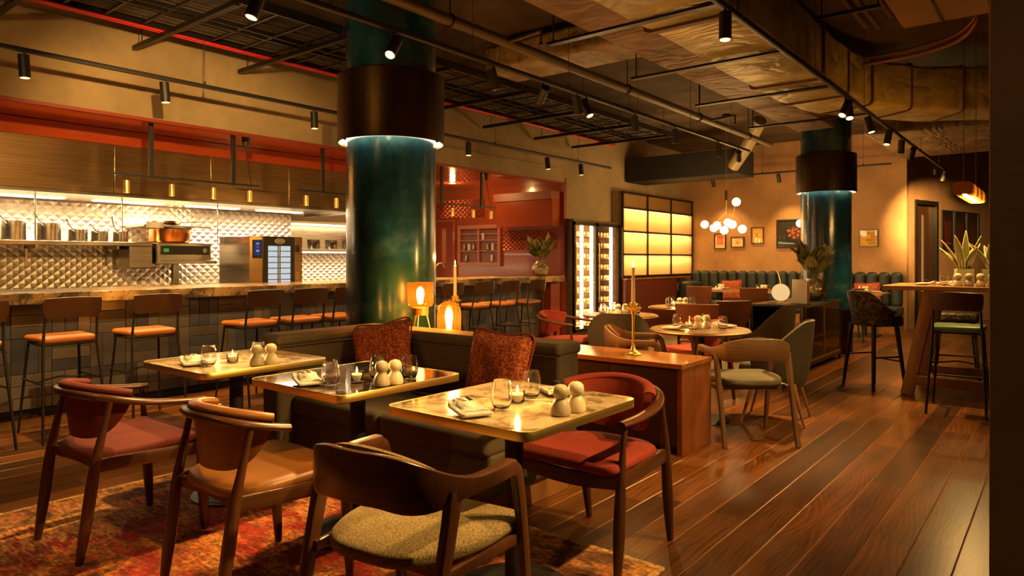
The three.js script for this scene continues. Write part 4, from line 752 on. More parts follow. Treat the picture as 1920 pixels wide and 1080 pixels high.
const gFork = mg([bar([0, 0.05, 0.03], [0, 0.04, 0.09], 0.005, 0.003, 0.001), ...[-1, 0, 1].map((i) => rod([i * 0.007, 0.046, -0.02], [i * 0.005, 0.05, 0.03], 0.002, 0.002, 5))]);
const gKnife = mg([bar([0.024, 0.046, -0.02], [0.024, 0.038, 0.09], 0.012, 0.002, 0.0008)]);
function napkin(label, [x, y, z], turn, group) {
  const t = thing('napkin', label, 'napkin', [x, y, z], turn, group); part(t, 'cloth', gNap, M.linen); part(t, 'fork', gFork, M.black).position.y = 0.008; part(t, 'knife', gKnife, M.black).position.y = 0.008; return t;
}
const gCup = LA([[0, 0], [0.026, 0], [0.029, 0.003], [0.031, 0.05], [0.0285, 0.05], [0.0265, 0.006], [0, 0.006]], 24), gWax = CY(0.0262, 0.0262, 0.026, 0, 0.007, 0, 20), gFlame = LA([[0, 0], [0.0035, 0.004], [0.0048, 0.010], [0.0035, 0.019], [0, 0.032]], 12);
function tealight(label, [x, y, z], group, cd = 0.35) {
  const t = thing('tealight', label, 'candle', [x, y, z], 0, group); part(t, 'glass_cup', gCup, M.solidGlass); part(t, 'wax', gWax, M.wax); part(t, 'wick', rod([0, 0.033, 0], [0, 0.042, 0], 0.0008, 0.0008, 5), M.black);
  part(t, 'flame', gFlame.clone().translate(0, 0.038, 0), M.flame); pointLamp(t, [0, 0.085, 0], cd, AMBER, 0.4); return t;
}
const H = 0.756;
// left table
tealight('tealight on the leftmost square table', [-3.57, H, -1.98], 'tealights on the square tables');
tumbler('stemless glass beside the folded napkin on the leftmost square table', [-3.54, H, -1.83]); tumbler('stemless glass behind the shakers on the leftmost square table', [-3.46, H, -2.07]);
shaker('nearer stone-coloured shaker on the leftmost square table', [-3.36, H, -2.00], M.ceramicGrey); shaker('pale shaker behind the nearer one on the leftmost square table', [-3.345, H, -2.075], M.ceramic);
napkin('folded white napkin with cutlery on the leftmost square table', [-3.65, H, -1.80], -1.85);
// middle table
tealight('tealight on the dark middle table', [-2.56, H, -2.03], 'tealights on the square tables');
tumbler('stemless glass right beside the napkin on the dark middle table', [-2.575, H, -1.895]); tumbler('stemless glass left of the shakers on the dark middle table', [-2.53, H, -2.13]);
shaker('nearer shaker on the dark middle table', [-2.385, H, -2.03], M.ceramicGrey); shaker('farther shaker on the dark middle table', [-2.37, H, -2.095], M.ceramic);
napkin('folded white napkin with cutlery on the dark middle table', [-2.68, H, -1.85], -1.95); tumbler('glass behind the shakers on the dark middle table', [-2.42, H, -2.23]);
// front table
tealight('tealight on the front marble table', [-1.69, H, -2.13], 'tealights on the square tables');
tumbler('stemless glass in front of the tealight on the front marble table', [-1.655, H, -1.99]); tumbler('stemless glass behind the tealight on the front marble table', [-1.70, H, -2.235]);
shaker('grey shaker near the brass edge of the front marble table', [-1.43, H, -2.055], M.ceramicGrey); shaker('pale shaker behind the grey one on the front marble table', [-1.42, H, -2.14], M.ceramic);
napkin('folded napkin with fork lying nearest on the front marble table', [-1.70, H, -1.86], -2.0); napkin('folded napkin beside the shakers towards the red armchair', [-1.66, H, -2.36], 0.9);
// far tables
function laid(x, z, y, where, r, n = 3) {
  const a0 = rr(0, 6), ordn = ['leftmost', 'second', 'third', 'rightmost'], byView = (l) => l.sort((p, q) => toView(p[0], y, p[1])[0] - toView(q[0], y, q[1])[0]);
  byView(Array.from({ length: n }, (_, i) => { const a = a0 + i / n * 2 * PI; return [x + r * 0.5 * Math.cos(a), z + r * 0.5 * Math.sin(a)]; })).forEach(([gx, gz], i) => one('stemless_glass', gGlass, M.solidGlass, (n === 2 ? ['left', 'right'] : ordn)[i] + ' stemless glass ' + where, 'glass', [gx, y, gz], 0, 'glasses ' + where));
  byView([0, 1].map((i) => [x + r * 0.68 * Math.cos(a0 + 0.6 + i * PI), z + r * 0.68 * Math.sin(a0 + 0.6 + i * PI)])).forEach(([gx, gz], i) => napkin(['left', 'right'][i] + ' folded napkin ' + where, [gx, y, gz], a0 + i * PI, 'napkins ' + where));
  shaker('grey shaker ' + where, [x + 0.1 * r, y, z - 0.045], M.ceramicGrey); shaker('pale shaker ' + where, [x + 0.1 * r - 0.03, y, z + 0.05], M.ceramic);
  tealight('tealight ' + where, [x - 0.09, y, z + 0.02], undefined, 0.25);
}
laid(RT[0][0], RT[0][2], 0.75, 'on the round table behind the console', 0.38, 4); laid(RT[1][0], RT[1][2], 0.75, 'on the round table by the wine fridge', 0.36, 4); laid(RT[2][0], RT[2][2], 0.75, 'on the round table between brown chairs', 0.36, 4);
laid(BT[0][0], BT[0][1], 0.75, 'on the banquette table nearest the grid screen', 0.32, 2); laid(BT[1][0], BT[1][1], 0.75, 'on the banquette table in front of the globe lamp', 0.32, 2); laid(BT[2][0], BT[2][1], 0.75, 'on the banquette table right of the far column', 0.32, 2);
// tall table
[[-0.93, -7.88], [-0.83, -7.93]].forEach(([x, z], i) => tumbler(['left', 'right'][i] + ' one of two glasses on the tall wooden table', [x, 1.065, z]));
[[-0.81, -7.80, 0], [-0.72, -7.80, 1], [-0.63, -7.80, 0], [-0.54, -7.80, 1]].forEach(([x, z, k], i) => shaker(['first', 'second', 'third', 'fourth'][i] + ' shaker from the left on the tall wooden table', [x, 1.065, z], k ? M.ceramicGrey : M.ceramic).scale.setScalar(1.12));
[[-1.10, -7.95], [-0.98, -8.2]].forEach(([x, z], i) => napkin(['nearer', 'farther'][i] + ' folded napkin at the left end of the tall table', [x, 1.065, z], 1.4 + i * 0.4));
one('serving_board', prism(roundedPoly([[-0.16, -0.09], [0.16, -0.09], [0.16, 0.09], [-0.16, 0.09]], 0.03, 4), 0, 0.015, 0.003), M.white, 'pale flat board under the shakers on the tall table', 'board', [-0.74, 1.065, -7.98]);

// ================================================================ PLANTS
function leafGeo(len, wid, bend, n = 8) { return shell((u, v) => { const w = wid * Math.sin(PI * Math.pow(v, 0.75)) * 0.5 + 0.001, x = (u - 0.5) * 2 * w; return V(x, len * v - bend * len * v * v * 0.45, bend * len * v * v + Math.abs(x) * 0.45); }, 4, n, 0.0022); }
function vasePlant(label, pos, s, y0) {
  const t = thing('vase_plant', label, 'plant', pos, 0, 'leafy plants in mirrored round vases'); t.scale.setScalar(s);
  part(t, 'vase', LA([[0, 0], [0.06, 0], [0.105, 0.03], [0.135, 0.085], [0.135, 0.13], [0.105, 0.185], [0.07, 0.21], [0.075, 0.23], [0.068, 0.23], [0.062, 0.212], [0, 0.2]], 40), M.vase, 'crackled mirror glass vase');
  for (let i = 0; i < 38; i++) {
    const a = i * 2.4 + rr(-0.2, 0.2), up = rnd(), b = rr(0.1, 0.75), L = rr(0.16, 0.24), o = mesh('leaf', leafGeo(L, rr(0.09, 0.13), b * 0.7), i % 3 ? M.leaf : M.leafLight);
    o.rotation.order = 'YXZ'; o.rotation.set(0.25 + b * 0.5, a, rr(-0.3, 0.3)); o.position.set(Math.sin(a) * 0.05 * (1 + up), 0.27 + up * 0.2, Math.cos(a) * 0.05 * (1 + up)); t.add(o);
  }
  for (let i = 0; i < 6; i++) { const a = i * 1.05; part(t, 'stem', tubeR([[0, 0.19, 0], [Math.sin(a) * 0.03, 0.3, Math.cos(a) * 0.03], [Math.sin(a) * 0.07, 0.46, Math.cos(a) * 0.07]], 0.006, 8, 6), M.leaf); }
}
vasePlant('broad-leaved plant in mirrored vase at the end of the bar', [-6.78, 1.052, -9.16], 1.12); vasePlant('broad-leaved plant in mirrored vase on the black cabinet', [-2.62, 0.785, -9.64], 1.25);
function snakePlant(label, pos, turn) {
  const t = thing('snake_plant', label, 'plant', pos, turn, 'snake plants in square pots on the tall table');
  part(t, 'pot', B(0.15, 0.165, 0.15, 0, 0.0825, 0, 0.006), PH(lin(0.46, 0.44, 0.2), 0.5, { map: T.weave })); part(t, 'soil', B(0.135, 0.006, 0.135, 0, 0.166, 0), M.soil);
  for (let i = 0; i < 9; i++) {
    const a = i * 2.4, L = rr(0.24, 0.40), w = rr(0.055, 0.075), b = rr(0.1, 0.45) * (i ? 1 : 0.1), f = (u, v) => { const ww = w * (0.55 + 0.45 * Math.sin(PI * Math.min(1, v * 0.9 + 0.12))) * (1 - Math.pow(v, 5)) * 0.5 + 0.0008, x = (u - 0.5) * 2 * ww; return V(x, L * v * (1 - 0.15 * b * v), b * L * v * v + Math.abs(x) * 0.5); };
    const o = mesh('leaf', shell(f, 4, 9, 0.003), M.leaf); o.rotation.order = 'YXZ'; o.rotation.set(0.1 + b * 0.5, a, 0); o.position.set(Math.sin(a) * 0.025, 0.155, Math.cos(a) * 0.025); t.add(o);
    const e = (k) => sweep(Array.from({ length: 10 }, (_, j) => f(k, j / 9)), ell(0.0036, undefined, 5));
    part(o, 'leaf_margin', [e(0), e(1)], M.leafEdge, 'yellow leaf edge');
  }
}
snakePlant('snake plant in square pot at the left of the tall table', [-0.80, 1.065, -8.2], 0.3); snakePlant('snake plant in square pot beside the picture\'s dark right wall', [-0.56, 1.065, -8.25], 1.2);

// ================================================================ LAMPS AND CANDLES
function candlestick(label, [x, y, z], turn, stem = 1) {
  const t = thing('candlestick', label, 'candlestick', [x, y, z], turn, 'brass flower candlesticks');
  part(t, 'base', LA([[0, 0], [0.062, 0], [0.062, 0.006], [0.05, 0.014], [0.03, 0.022], [0.018, 0.04], [0.013, 0.06], [0.013, 0.066], [0, 0.066]], 32), M.brass);
  part(t, 'stem', LA([[0, 0.06], [0.012, 0.06], [0.009, 0.1], [0.0085, 0.26], [0.013, 0.3], [0.02, 0.318], [0.012, 0.325], [0, 0.325]], 20), M.brass);
  for (const [n, l, el, y0] of [[8, 0.066, 0.35, 0.312], [8, 0.056, 0.85, 0.322]]) for (let i = 0; i < n; i++) {
    const o = mesh('petal', shell((u, v) => { const w = 0.017 * Math.sin(PI * (0.15 + 0.8 * v)); return V((u - 0.5) * 2 * w, 0.014 * v * v, l * v + 0.006); }, 4, 5, 0.0015), M.brass);
    o.rotation.order = 'YXZ'; o.rotation.set(-el, i / n * 2 * PI + el, 0); o.position.y = y0; t.add(o);
  }
  part(t, 'socket', LA([[0, 0.32], [0.012, 0.325], [0.019, 0.34], [0.02, 0.38], [0.023, 0.385], [0.018, 0.384], [0.014, 0.36], [0, 0.36]], 24), M.brass);
  const c = thing('taper_candle', 'tall cream taper candle in the candlestick ' + (x > -3 ? 'on the console' : 'near the column'), 'candle', [x, y, z], 0, 'taper candles');
  part(c, 'wax', LA([[0, 0.362], [0.0145, 0.362], [0.0135, 0.5], [0.011, 0.64], [0.008, 0.655], [0, 0.655]], 18), M.wax); part(c, 'wick', rod([0, 0.654, 0], [0, 0.664, 0], 0.001, 0.001, 5), M.black);
  part(c, 'flame', gFlame.clone().scale(1.2, 1.2, 1.2).translate(0, 0.66, 0), M.flame); pointLamp(c, [0, 0.725, 0], 1.4, AMBER, 0.5);
}
candlestick('brass flower candlestick standing on the console in front of round tables', [-2.50, 0.62, -4.53], 0.2); candlestick('brass flower candlestick behind the amber bottle lamp near the column', [-4.21, 0.62, -4.42], 0.5);
{
  const t = thing('table_lamp', 'amber glass table lamp on wooden tripod beside the column', 'lamp', [-3.79, 0.71, -3.60]);
  for (let i = 0; i < 3; i++) { const a = i * 2.094 + 0.5; part(t, 'leg', rod([Math.sin(a) * 0.045, 0.21, Math.cos(a) * 0.045], [Math.sin(a) * 0.095, 0, Math.cos(a) * 0.095], 0.007, 0.005), M.brass); }
  part(t, 'block', CY(0.062, 0.062, 0.055, 0, 0.195, 0, 28), M.oak, 'round wooden block');
  part(t, 'shade', LA([[0.058, 0.25], [0.09, 0.262], [0.10, 0.285], [0.10, 0.44], [0.098, 0.44], [0.098, 0.286], [0.088, 0.265], [0.058, 0.253]], 40), M.amberGlass, 'amber glass cylinder');
  part(t, 'bulb', LA([[0, 0.275], [0.016, 0.28], [0.024, 0.31], [0.03, 0.35], [0.026, 0.385], [0.01, 0.405], [0, 0.407]], 20), M.bulb); pointLamp(t, [0, 0.345, 0], 2.2, AMBER, 1.3);
  const b = thing('bottle_lamp', 'amber glass dome lamp with glowing bulb on the ledge behind the sofa', 'lamp', [-3.49, 0.71, -3.60]);
  part(b, 'base', CY(0.07, 0.07, 0.03, 0, 0, 0, 28), M.brassDull);
  part(b, 'dome', LA([[0.075, 0.03], [0.088, 0.04], [0.088, 0.22], [0.08, 0.265], [0.055, 0.298], [0.022, 0.312], [0, 0.314], [0, 0.312], [0.022, 0.31], [0.054, 0.296], [0.0785, 0.263], [0.0865, 0.22], [0.0865, 0.041], [0.075, 0.032]], 40), M.amberGlass, 'amber glass dome');
  part(b, 'bulb', LA([[0, 0.08], [0.02, 0.085], [0.022, 0.14], [0.03, 0.19], [0.026, 0.235], [0.01, 0.26], [0, 0.262]], 20), M.bulb); part(b, 'stem', CY(0.014, 0.014, 0.06, 0, 0.028, 0, 12), M.brass); pointLamp(b, [0, 0.18, 0], 2.2, AMBER, 1.3);
}
{
  const t = thing('globe_table_lamp', 'round opal globe lamp on a brass foot on the black cabinet', 'lamp', [-2.72, 0.785, -8.6]);
  part(t, 'globe', new THREE.SphereGeometry(0.105, 32, 20).translate(0, 0.137, 0), glow(lin(1, 0.62, 0.26), 0.9), 'dimly glowing opal globe'); pointLamp(t, [0, 0.3, 0.12], 0.08, WARM, 1);
  part(t, 'foot', [rod([-0.16, 0.006, 0], [0.16, 0.006, 0], 0.006), rod([0, 0.006, -0.09], [0, 0.006, 0.09], 0.006), CY(0.008, 0.008, 0.04, 0, 0, 0, 10)], M.brass);
  part(t, 'rod', tubeR([[0, 0.24, 0], [-0.01, 0.3, 0], [-0.04, 0.40, 0]], 0.0045, 10, 6), M.brass);
  const m = thing('menu_holder', 'upright menu cards in a holder next to the globe lamp', 'menu', [-2.47, 0.785, -8.55]);
  part(m, 'card', BX(-0.1, 0.07, 0, 0.3, -0.004, 0.004), M.white, 'cream menu card'); part(m, 'card', BX(-0.06, 0.09, 0.0, 0.28, -0.03, -0.02), M.oak, 'brown menu card'); part(m, 'holder', BX(-0.11, 0.1, 0, 0.012, -0.05, 0.03), M.blackMetal);
}
// branching globe chandeliers
function chandelier(label, [x, y, z], turn, full) {
  const t = thing('globe_chandelier', label, 'chandelier', [x, y, z], turn, 'branching globe chandeliers');
  part(t, 'drop_rod', [rod([0, 0.17, 0], [0, 3.75 - y, 0], 0.006)], M.brassDull); part(t, 'weight', CY(0.022, 0.022, 0.17, 0, 0.36, 0, 16), M.bronze);
  part(t, 'canopy', CY(0.07, 0.07, 0.03, 0, 3.72 - y, 0), M.bronze);
  const N = { a: [0, 0.17, 0], b: [-0.2, 0.02, 0.06], c: [0.16, 0.08, -0.04], d: [0.3, 0.1, 0.05], e: [0.2, -0.06, 0.0], f: [-0.32, -0.03, 0.08] };
  const L = [['a', 'b'], ['a', 'c'], ['c', 'd'], ['c', 'e'], ['b', 'f'], ['d', [0.42, 0.30, 0.06]], ['d', [0.36, -0.06, 0.1]], ['e', [0.02, -0.14, 0.05]], ['e', [0.33, -0.13, -0.1]], ['f', [-0.42, -0.08, 0.0]], ['f', [-0.44, -0.02, 0.16]], ['b', [-0.16, 0.0, -0.12]], ['b', [-0.02, -0.06, 0.16]]];
  const p = (q) => (typeof q === 'string' ? N[q] : q);
  part(t, 'branches', [...L.map(([a, b]) => rod(p(a), p(b), 0.0065)), ...Object.values(N).map((q) => new THREE.SphereGeometry(0.017, 10, 8).translate(...q))], M.brassDull);
  for (const [, b] of L) if (typeof b !== 'string') { part(t, 'globe', new THREE.SphereGeometry(0.068, 24, 16).translate(...b), M.globe, 'glowing opal globe'); pointLamp(t, b, 1.15, WARM, 3); }
}
chandelier('branching chandelier with glowing globes in front of the small pictures', [-4.43, 1.95, -11.2], -0.68); chandelier('branching chandelier with glowing globes mostly hidden by the far column', [-3.15, 1.97, -12.25], -0.68);
// linear glass pendant over the tall table
{
  const t = thing('glass_pendant', 'long ribbed glass pendant light hanging over the tall table', 'pendant light', [-0.735, 1.97, -8.05]);
  part(t, 'glass_tube', sweep([V(0, 0, 0.66), V(0, 0, -0.66)], rrect(0.15, 0.115, 0.03), { crease: 0.5 }), M.amberGlass);
  const gRib = sweep([V(0, 0, 0.004), V(0, 0, -0.004)], rrect(0.154, 0.119, 0.03), { crease: 0.5 }); for (let i = 0; i < 12; i++) part(t, 'rib', gRib, M.brassDull).position.z = 0.616 - i * 0.112;
  part(t, 'bulb', sweep([V(0, 0, 0.6), V(0, 0, -0.6)], ell(0.02)), M.tubeBulb); for (const k of [-0.4, 0, 0.4]) pointLamp(t, [0, -0.075, k], 1.4, WARM, 1);
  for (const s of [-1, 1]) part(t, 'cable', rod([0, 0.055, s * 0.55], [0, 3.75 - 1.97, s * 0.55], 0.003), M.cable);
}
// ================================================================ WALL FITTINGS
{
  const t = thing('wine_fridge', 'tall glass-fronted wine fridge with glowing light strips', 'wine fridge', [0, 0, 0]);
  const z0 = -9.88, z1 = -11.42, xf = -6.6, xb = -7.25;
  part(t, 'carcass', [BX(xb - 0.03, xb, 0, 2.02, z1, z0), BX(xb, xf, 0, 0.06, z1, z0), BX(xb, xf, 1.98, 2.02, z1, z0), BX(xb, xf, 0.06, 1.98, z0 - 0.03, z0), BX(xb, xf, 0.06, 1.98, z1, z1 + 0.03)], S(lin(0.10, 0.065, 0.04), 0.4, 0.2));
  part(t, 'back_panel', BX(xb, xb + 0.01, 0.06, 1.98, z1 + 0.03, z0 - 0.03), S(lin(0.66, 0.5, 0.3), 0.5));
  for (let i = 0; i < 9; i++) part(t, 'shelf', BX(xb + 0.01, xf - 0.09, 0.14 + i * 0.2, 0.152 + i * 0.2, z1 + 0.03, z0 - 0.03), M.oak);
  const mid = -10.62;
  for (const [a, b] of [[z0, mid + 0.004], [mid - 0.004, z1]]) {
    const d = part(t, 'door_frame', [BX(xf - 0.03, xf + 0.01, 0.06, 1.98, a, a - 0.045), BX(xf - 0.03, xf + 0.01, 0.06, 1.98, b, b + 0.045), BX(xf - 0.03, xf + 0.01, 1.925, 1.98, b, a), BX(xf - 0.03, xf + 0.01, 0.06, 0.115, b, a)], M.blackMetal);
    part(d, 'pane', BX(xf - 0.014, xf - 0.008, 0.115, 1.925, b + 0.045, a - 0.045), M.glass);
    part(d, 'handle', rod([xf + 0.035, 0.6, a - 0.03], [xf + 0.035, 1.6, a - 0.03], 0.01), M.brass);
  }
  for (const z of [-9.95, -10.2, -10.52, -11.2]) {
    part(t, 'light_strip', BX(xf - 0.06, xf - 0.04, 0.12, 1.92, z - (z > -10 ? 0.02 : 0.04), z + (z > -10 ? 0.02 : 0.04)), glow(lin(1, 0.68, 0.32), 11), 'glowing vertical strip');
    rectLamp(scene, 0.04, 1.78, 14, WARM, [xf + 0.03, 1.02, z], [xf + 1, 1.02, z]);
    rectLamp(scene, 0.04, 1.78, 90, WARM, [xf - 0.07, 1.02, z], [xf - 1, 1.02, z]);
  }
  const bg = mg([LA([[0, 0], [0.037, 0.0], [0.038, 0.01], [0.038, 0.19], [0.015, 0.24], [0.014, 0.3], [0, 0.3]], 12).rotateZ(PI / 2).translate(0.3, 0.038, 0)]);
  const bm = [PH(lin(0.30, 0.16, 0.06), 0.2), PH(lin(0.62, 0.45, 0.18), 0.2), PH(lin(0.36, 0.10, 0.05), 0.25)];
  for (let i = 0; i < 9; i++) for (let k = 0; k < 12; k++) one('wine_bottle', bg, bm[(i * 5 + k * 7) % 3], (ORD[k] + ' bottle from the left on the ' + ORD[8 - i] + ' wine fridge shelf from the top'), 'bottle', [-7.05, 0.152 + i * 0.2, -10.0 - k * 0.115], 0, 'bottles lying in the wine fridge');
}
{
  const t = thing('grid_screen', 'backlit wall screen of glass panes in a dark metal grid', 'screen', [0, 0, 0]);
  const zs = [-11.46, -12.45, -13.5, -14.56], ys = [2.606, 2.314, 1.862, 1.42, 1.0], x = -6.55;
  part(t, 'back_board', BX(-6.79, -6.77, 0.98, 2.62, -14.58, -11.46), S(lin(0.72, 0.56, 0.34), 0.9, 0, { map: T.plaster }));
  for (const z of zs) part(t, 'upright', BX(x - 0.02, x + 0.02, 0.985, 2.62, z - 0.018, z + 0.018), M.blackMetal);
  for (const y of ys) part(t, 'crossbar', BX(x - 0.02, x + 0.02, y - 0.018, y + 0.018, -14.57, -11.46), M.blackMetal);
  part(t, 'side_board', BX(-6.79, x, 0.98, 2.62, -11.47, -11.455), M.plaster);
  for (let i = 0; i < 3; i++) for (let j = 0; j < 4; j++) part(t, 'pane', BX(x - 0.004, x, ys[j + 1] + 0.018, ys[j] - 0.018, zs[i + 1] + 0.018, zs[i] - 0.018), M.frost);
  for (let j = 1; j < 4; j++) {
    part(t, 'ledge', BX(-6.77, x - 0.02, ys[j] - 0.004, ys[j] + 0.012, -14.55, -11.48), M.plaster);
    part(t, 'light_strip', BX(-6.66, -6.63, ys[j] - 0.02, ys[j] - 0.006, -14.5, -11.5), M.led, 'hidden glowing strip');
    rectLamp(scene, 2.96, 0.05, 42, WARM, [-6.645, ys[j] - 0.026, -13.0], [-6.70, 0, -13.0]);
  }
  part(t, 'bottom_board', BX(-6.79, x + 0.02, 0.965, 0.985, -14.57, -11.46), M.blackMetal);
  const w = thing('wainscot_bench', 'dark red panelled bench back below the lit grid screen', 'bench', [0, 0, 0]);
  part(w, 'panel', BX(-6.79, -6.5, 0, 0.93, -13.68, -11.48), S(lin(0.12, 0.022, 0.010), 0.5)); part(w, 'ledge', BX(-6.79, -6.46, 0.93, 0.965, -14.3, -11.47, 0.006), M.cherry);
}
function picture(label, x0, x1, y0, y1, paint, frame, matt = 0.03, parentPos = [0, 0, -14.6], turn = 0) {
  const t = thing('framed_picture', label, 'picture', parentPos, turn, turn ? 'tall prints beside the door' : 'framed pictures on the back wall');
  const f = 0.022; part(t, 'frame', [BX(x0, x0 + f, y0, y1, 0, 0.03), BX(x1 - f, x1, y0, y1, 0, 0.03), BX(x0 + f, x1 - f, y0, y0 + f, 0, 0.03), BX(x0 + f, x1 - f, y1 - f, y1, 0, 0.03)], frame);
  const w = x1 - x0 - 2 * f, h = y1 - y0 - 2 * f;
  const g = new THREE.BoxGeometry(w, h, 0.006).translate((x0 + x1) / 2, (y0 + y1) / 2, 0.008);
  part(t, 'print', g, S(0xffffff, 0.6, 0, { map: drawn(160, Math.round(160 * h / w), paint) }));
  part(t, 'pane', BX(x0 + f, x1 - f, y0 + f, y1 - f, 0.018, 0.02), M.glass);
  return t;
}
const blob = (c, w, h, n, cols, cx, cy, r) => { for (let i = 0; i < n; i++) { c.fillStyle = cols[i % cols.length]; const a = i * 2.4, d = r * Math.sqrt((i + 0.5) / n); c.beginPath(); c.ellipse(cx + d * Math.cos(a), cy + d * Math.sin(a), r * 0.28, r * 0.2, a, 0, 7); c.fill(); } };
picture('small framed red print under the globe chandelier', -6.04, -5.775, 1.552, 1.894, (c, w, h) => { c.fillStyle = '#d9b88a'; c.fillRect(0, 0, w, h); c.fillStyle = '#c8302c'; c.fillRect(w * .16, h * .12, w * .68, h * .64); blob(c, w, h, 9, ['#7a1712', '#e2665a'], w * .55, h * .42, w * .2); }, M.black);
picture('small landscape sketch in a thin frame under the globe chandelier', -5.668, -5.377, 1.582, 1.816, (c, w, h) => { c.fillStyle = '#e3c596'; c.fillRect(0, 0, w, h); blob(c, w, h, 14, ['#b4684a', '#8a5a3c', '#caa06a'], w * .52, h * .5, h * .28); }, M.walnutDark);
picture('pale yellow framed print right of the globe chandelier', -5.228, -4.958, 1.656, 2.011, (c, w, h) => { c.fillStyle = '#e0b75e'; c.fillRect(0, 0, w, h); c.fillStyle = '#3d3c1e'; c.fillRect(w * .34, h * .38, w * .16, h * .05); c.fillStyle = '#6a7a2a'; c.fillRect(w * .36, h * .52, w * .18, h * .05); }, M.walnut);
picture('large dark framed flower print left of the far column', -4.695, -4.05, 1.558, 2.15, (c, w, h) => { c.fillStyle = '#221c12'; c.fillRect(0, 0, w, h); blob(c, w, h, 26, ['#7d3a24', '#b96f4c', '#4a2014'], w * .55, h * .45, w * .2); }, M.black);
picture('square yellow lettering print right of the far column', -3.138, -2.795, 1.563, 1.908, (c, w, h) => { c.fillStyle = '#dba92e'; c.fillRect(0, 0, w, h); c.fillStyle = '#6b2f10'; c.font = 'bold 34px serif'; c.textAlign = 'right'; ['MAD', 'IN', 'BRIT', 'AIN'].forEach((s, i) => c.fillText(s, w - 18, 44 + i * 34)); }, M.walnutDark);
{
  const cs = Math.cos(-0.265), sn = Math.sin(-0.265), put = (s) => [-2.33 - s * sn * -1 * -1, 0, -14.8 - s * cs];
  [[1.40, 'first tall dark red print from the door', '#8a2626'], [2.0, 'second tall dark red print from the door', '#7a2a20'], [2.6, 'third tall dark print farthest from the door', '#6a3a20']].forEach(([s, l, col]) => {
    const p = picture(l, -0.28, 0.28, 1.5, 2.32, (c, w, h) => { c.fillStyle = '#1a100c'; c.fillRect(0, 0, w, h); c.fillStyle = col; for (let k = 0; k < 5; k++) c.fillRect(w * (.2 + k * .13), h * (.2 + .05 * (k % 3)), w * .07, h * (.5 + .06 * (k % 2))); c.fillStyle = '#a05030'; c.fillRect(w * .2, h * .8, w * .6, h * .06); }, M.black, 0.03, [-2.33 + (s + 0.28) * 0.262 , 0, -14.8 - (s + 0.28) * 0.965], PI / 2 - 0.265);
  });
}
// ================================================================ CEILING SERVICES
function spotHead(label, [x, y, z], target, cd, cone = 0.5, group) {
  const t = thing('track_spotlight', label, 'spotlight', [x, y - 0.12, z], 0, group);
  part(t, 'yoke', [CY(0.008, 0.008, 0.13, 0, 0, 0, 8), B(0.03, 0.02, 0.09, 0, 0.115, 0)], M.black);
  const h = new THREE.Group(); h.name = 'lamp_head'; t.add(h); t.updateMatrixWorld(true); h.lookAt(...target);
  part(h, 'housing', new THREE.CylinderGeometry(0.038, 0.038, 0.17, 24, 1).rotateX(PI / 2).translate(0, 0, -0.0), M.black);
  part(h, 'lens', new THREE.CylinderGeometry(0.031, 0.031, 0.004, 20).rotateX(PI / 2).translate(0, 0, 0.087), M.lens, 'glowing lens');
  part(h, 'bezel', new THREE.TorusGeometry(0.034, 0.004, 6, 24).translate(0, 0, 0.086), M.brassDull);
  if (cd > 0) { const l = fix(new THREE.SpotLight(WARM, cd, 0, cone, 0.55, 2)); l.position.set(0, 0, 0.1); l.shadow.radius = 1.4; const g = new THREE.Object3D(); g.position.set(0, 0, 1); h.add(l); h.add(g); l.target = g; }
  return t;
}
function track(label, a, b, rods, top = () => 3.75) {
  const t = thing('lighting_track', label, 'lighting track', [0, 0, 0], 0, 'ceiling lighting tracks');
  part(t, 'rail', bar(a, b, 0.036, 0.034, 0.003), M.black); const n = rods || 6;
  for (let i = 0; i < n; i++) { const k = (i + 0.5) / n, x = mix(a[0], b[0], k), z = mix(a[2], b[2], k); part(t, 'suspension', [rod([x, a[1] + 0.017, z], [x, top(z), z], 0.003, 0.003, 6), CY(0.012, 0.008, 0.03, x, a[1] + 0.015, z, 8)], M.steel); }
}
const TY = 2.9;
track('black lighting track running along the bar wall', [-6.12, TY, 2], [-6.12, TY, -10.3]);
track('black lighting track passing right of the big column', [-3.6, TY, 2], [-3.6, TY, -9.95], 9);
track('black lighting track under the large olive duct on the right', [-1.66, TY, 2], [-1.66, TY, -14.3], 9, (z) => (z < -10.9 ? 3.12 : 3.75));
track('short black lighting track in front of the terracotta back wall', [-6.18, 3.06, -14.0], [-2.47, 3.06, -14.0], 4);
const G1 = 'spotlights on the bar wall track', G2 = 'spotlights on the track right of the big column', G3 = 'spotlights on the track below the olive duct', G4 = 'spotlights on the back wall track';
[[-1.73, [-6.1, 0, -1.9], 30], [-2.77, [-6.1, 0, -3.0], 30], [-4.3, [-6.1, 0, -4.4], 26], [-6.68, [-6.1, 0, -6.7], 30], [-8.45, [-6.0, 0, -8.7], 26], [-9.37, [-6.0, 0, -9.6], 26]].forEach(([z, tg, cd], i) => spotHead(ORD[i] + ' spotlight, counted from the left, on the bar wall track', [-6.12, TY, z], tg, cd, 0.5, G1));
[[-0.2, [-3.2, 0, -1.0], 3], [-2.14, [-3.8, 0.2, -1.3], 20], [-3.17, [-2.85, 0.2, -1.2], 26], [-4.23, [-3.4, 0, -5.4], 16], [-5.45, [-3.6, 0, -6.3], 30], [-5.61, [-2.5, 0.6, -5.6], 26], [-6.56, [-3.7, 0, -7.2], 22], [-7.54, [-3.7, 0.5, -7.9], 26], [-8.85, [-3.9, 0, -9.6], 22], [-9.56, [-4.6, 0.6, -12.4], 18]].forEach(([z, tg, cd], i) => spotHead(ORD[i] + ' spotlight, counted from the viewer, on the track right of the big column', [-3.6, TY, z], tg, cd, 0.5, G2));  // first head is out of view, an extra put in for lighting
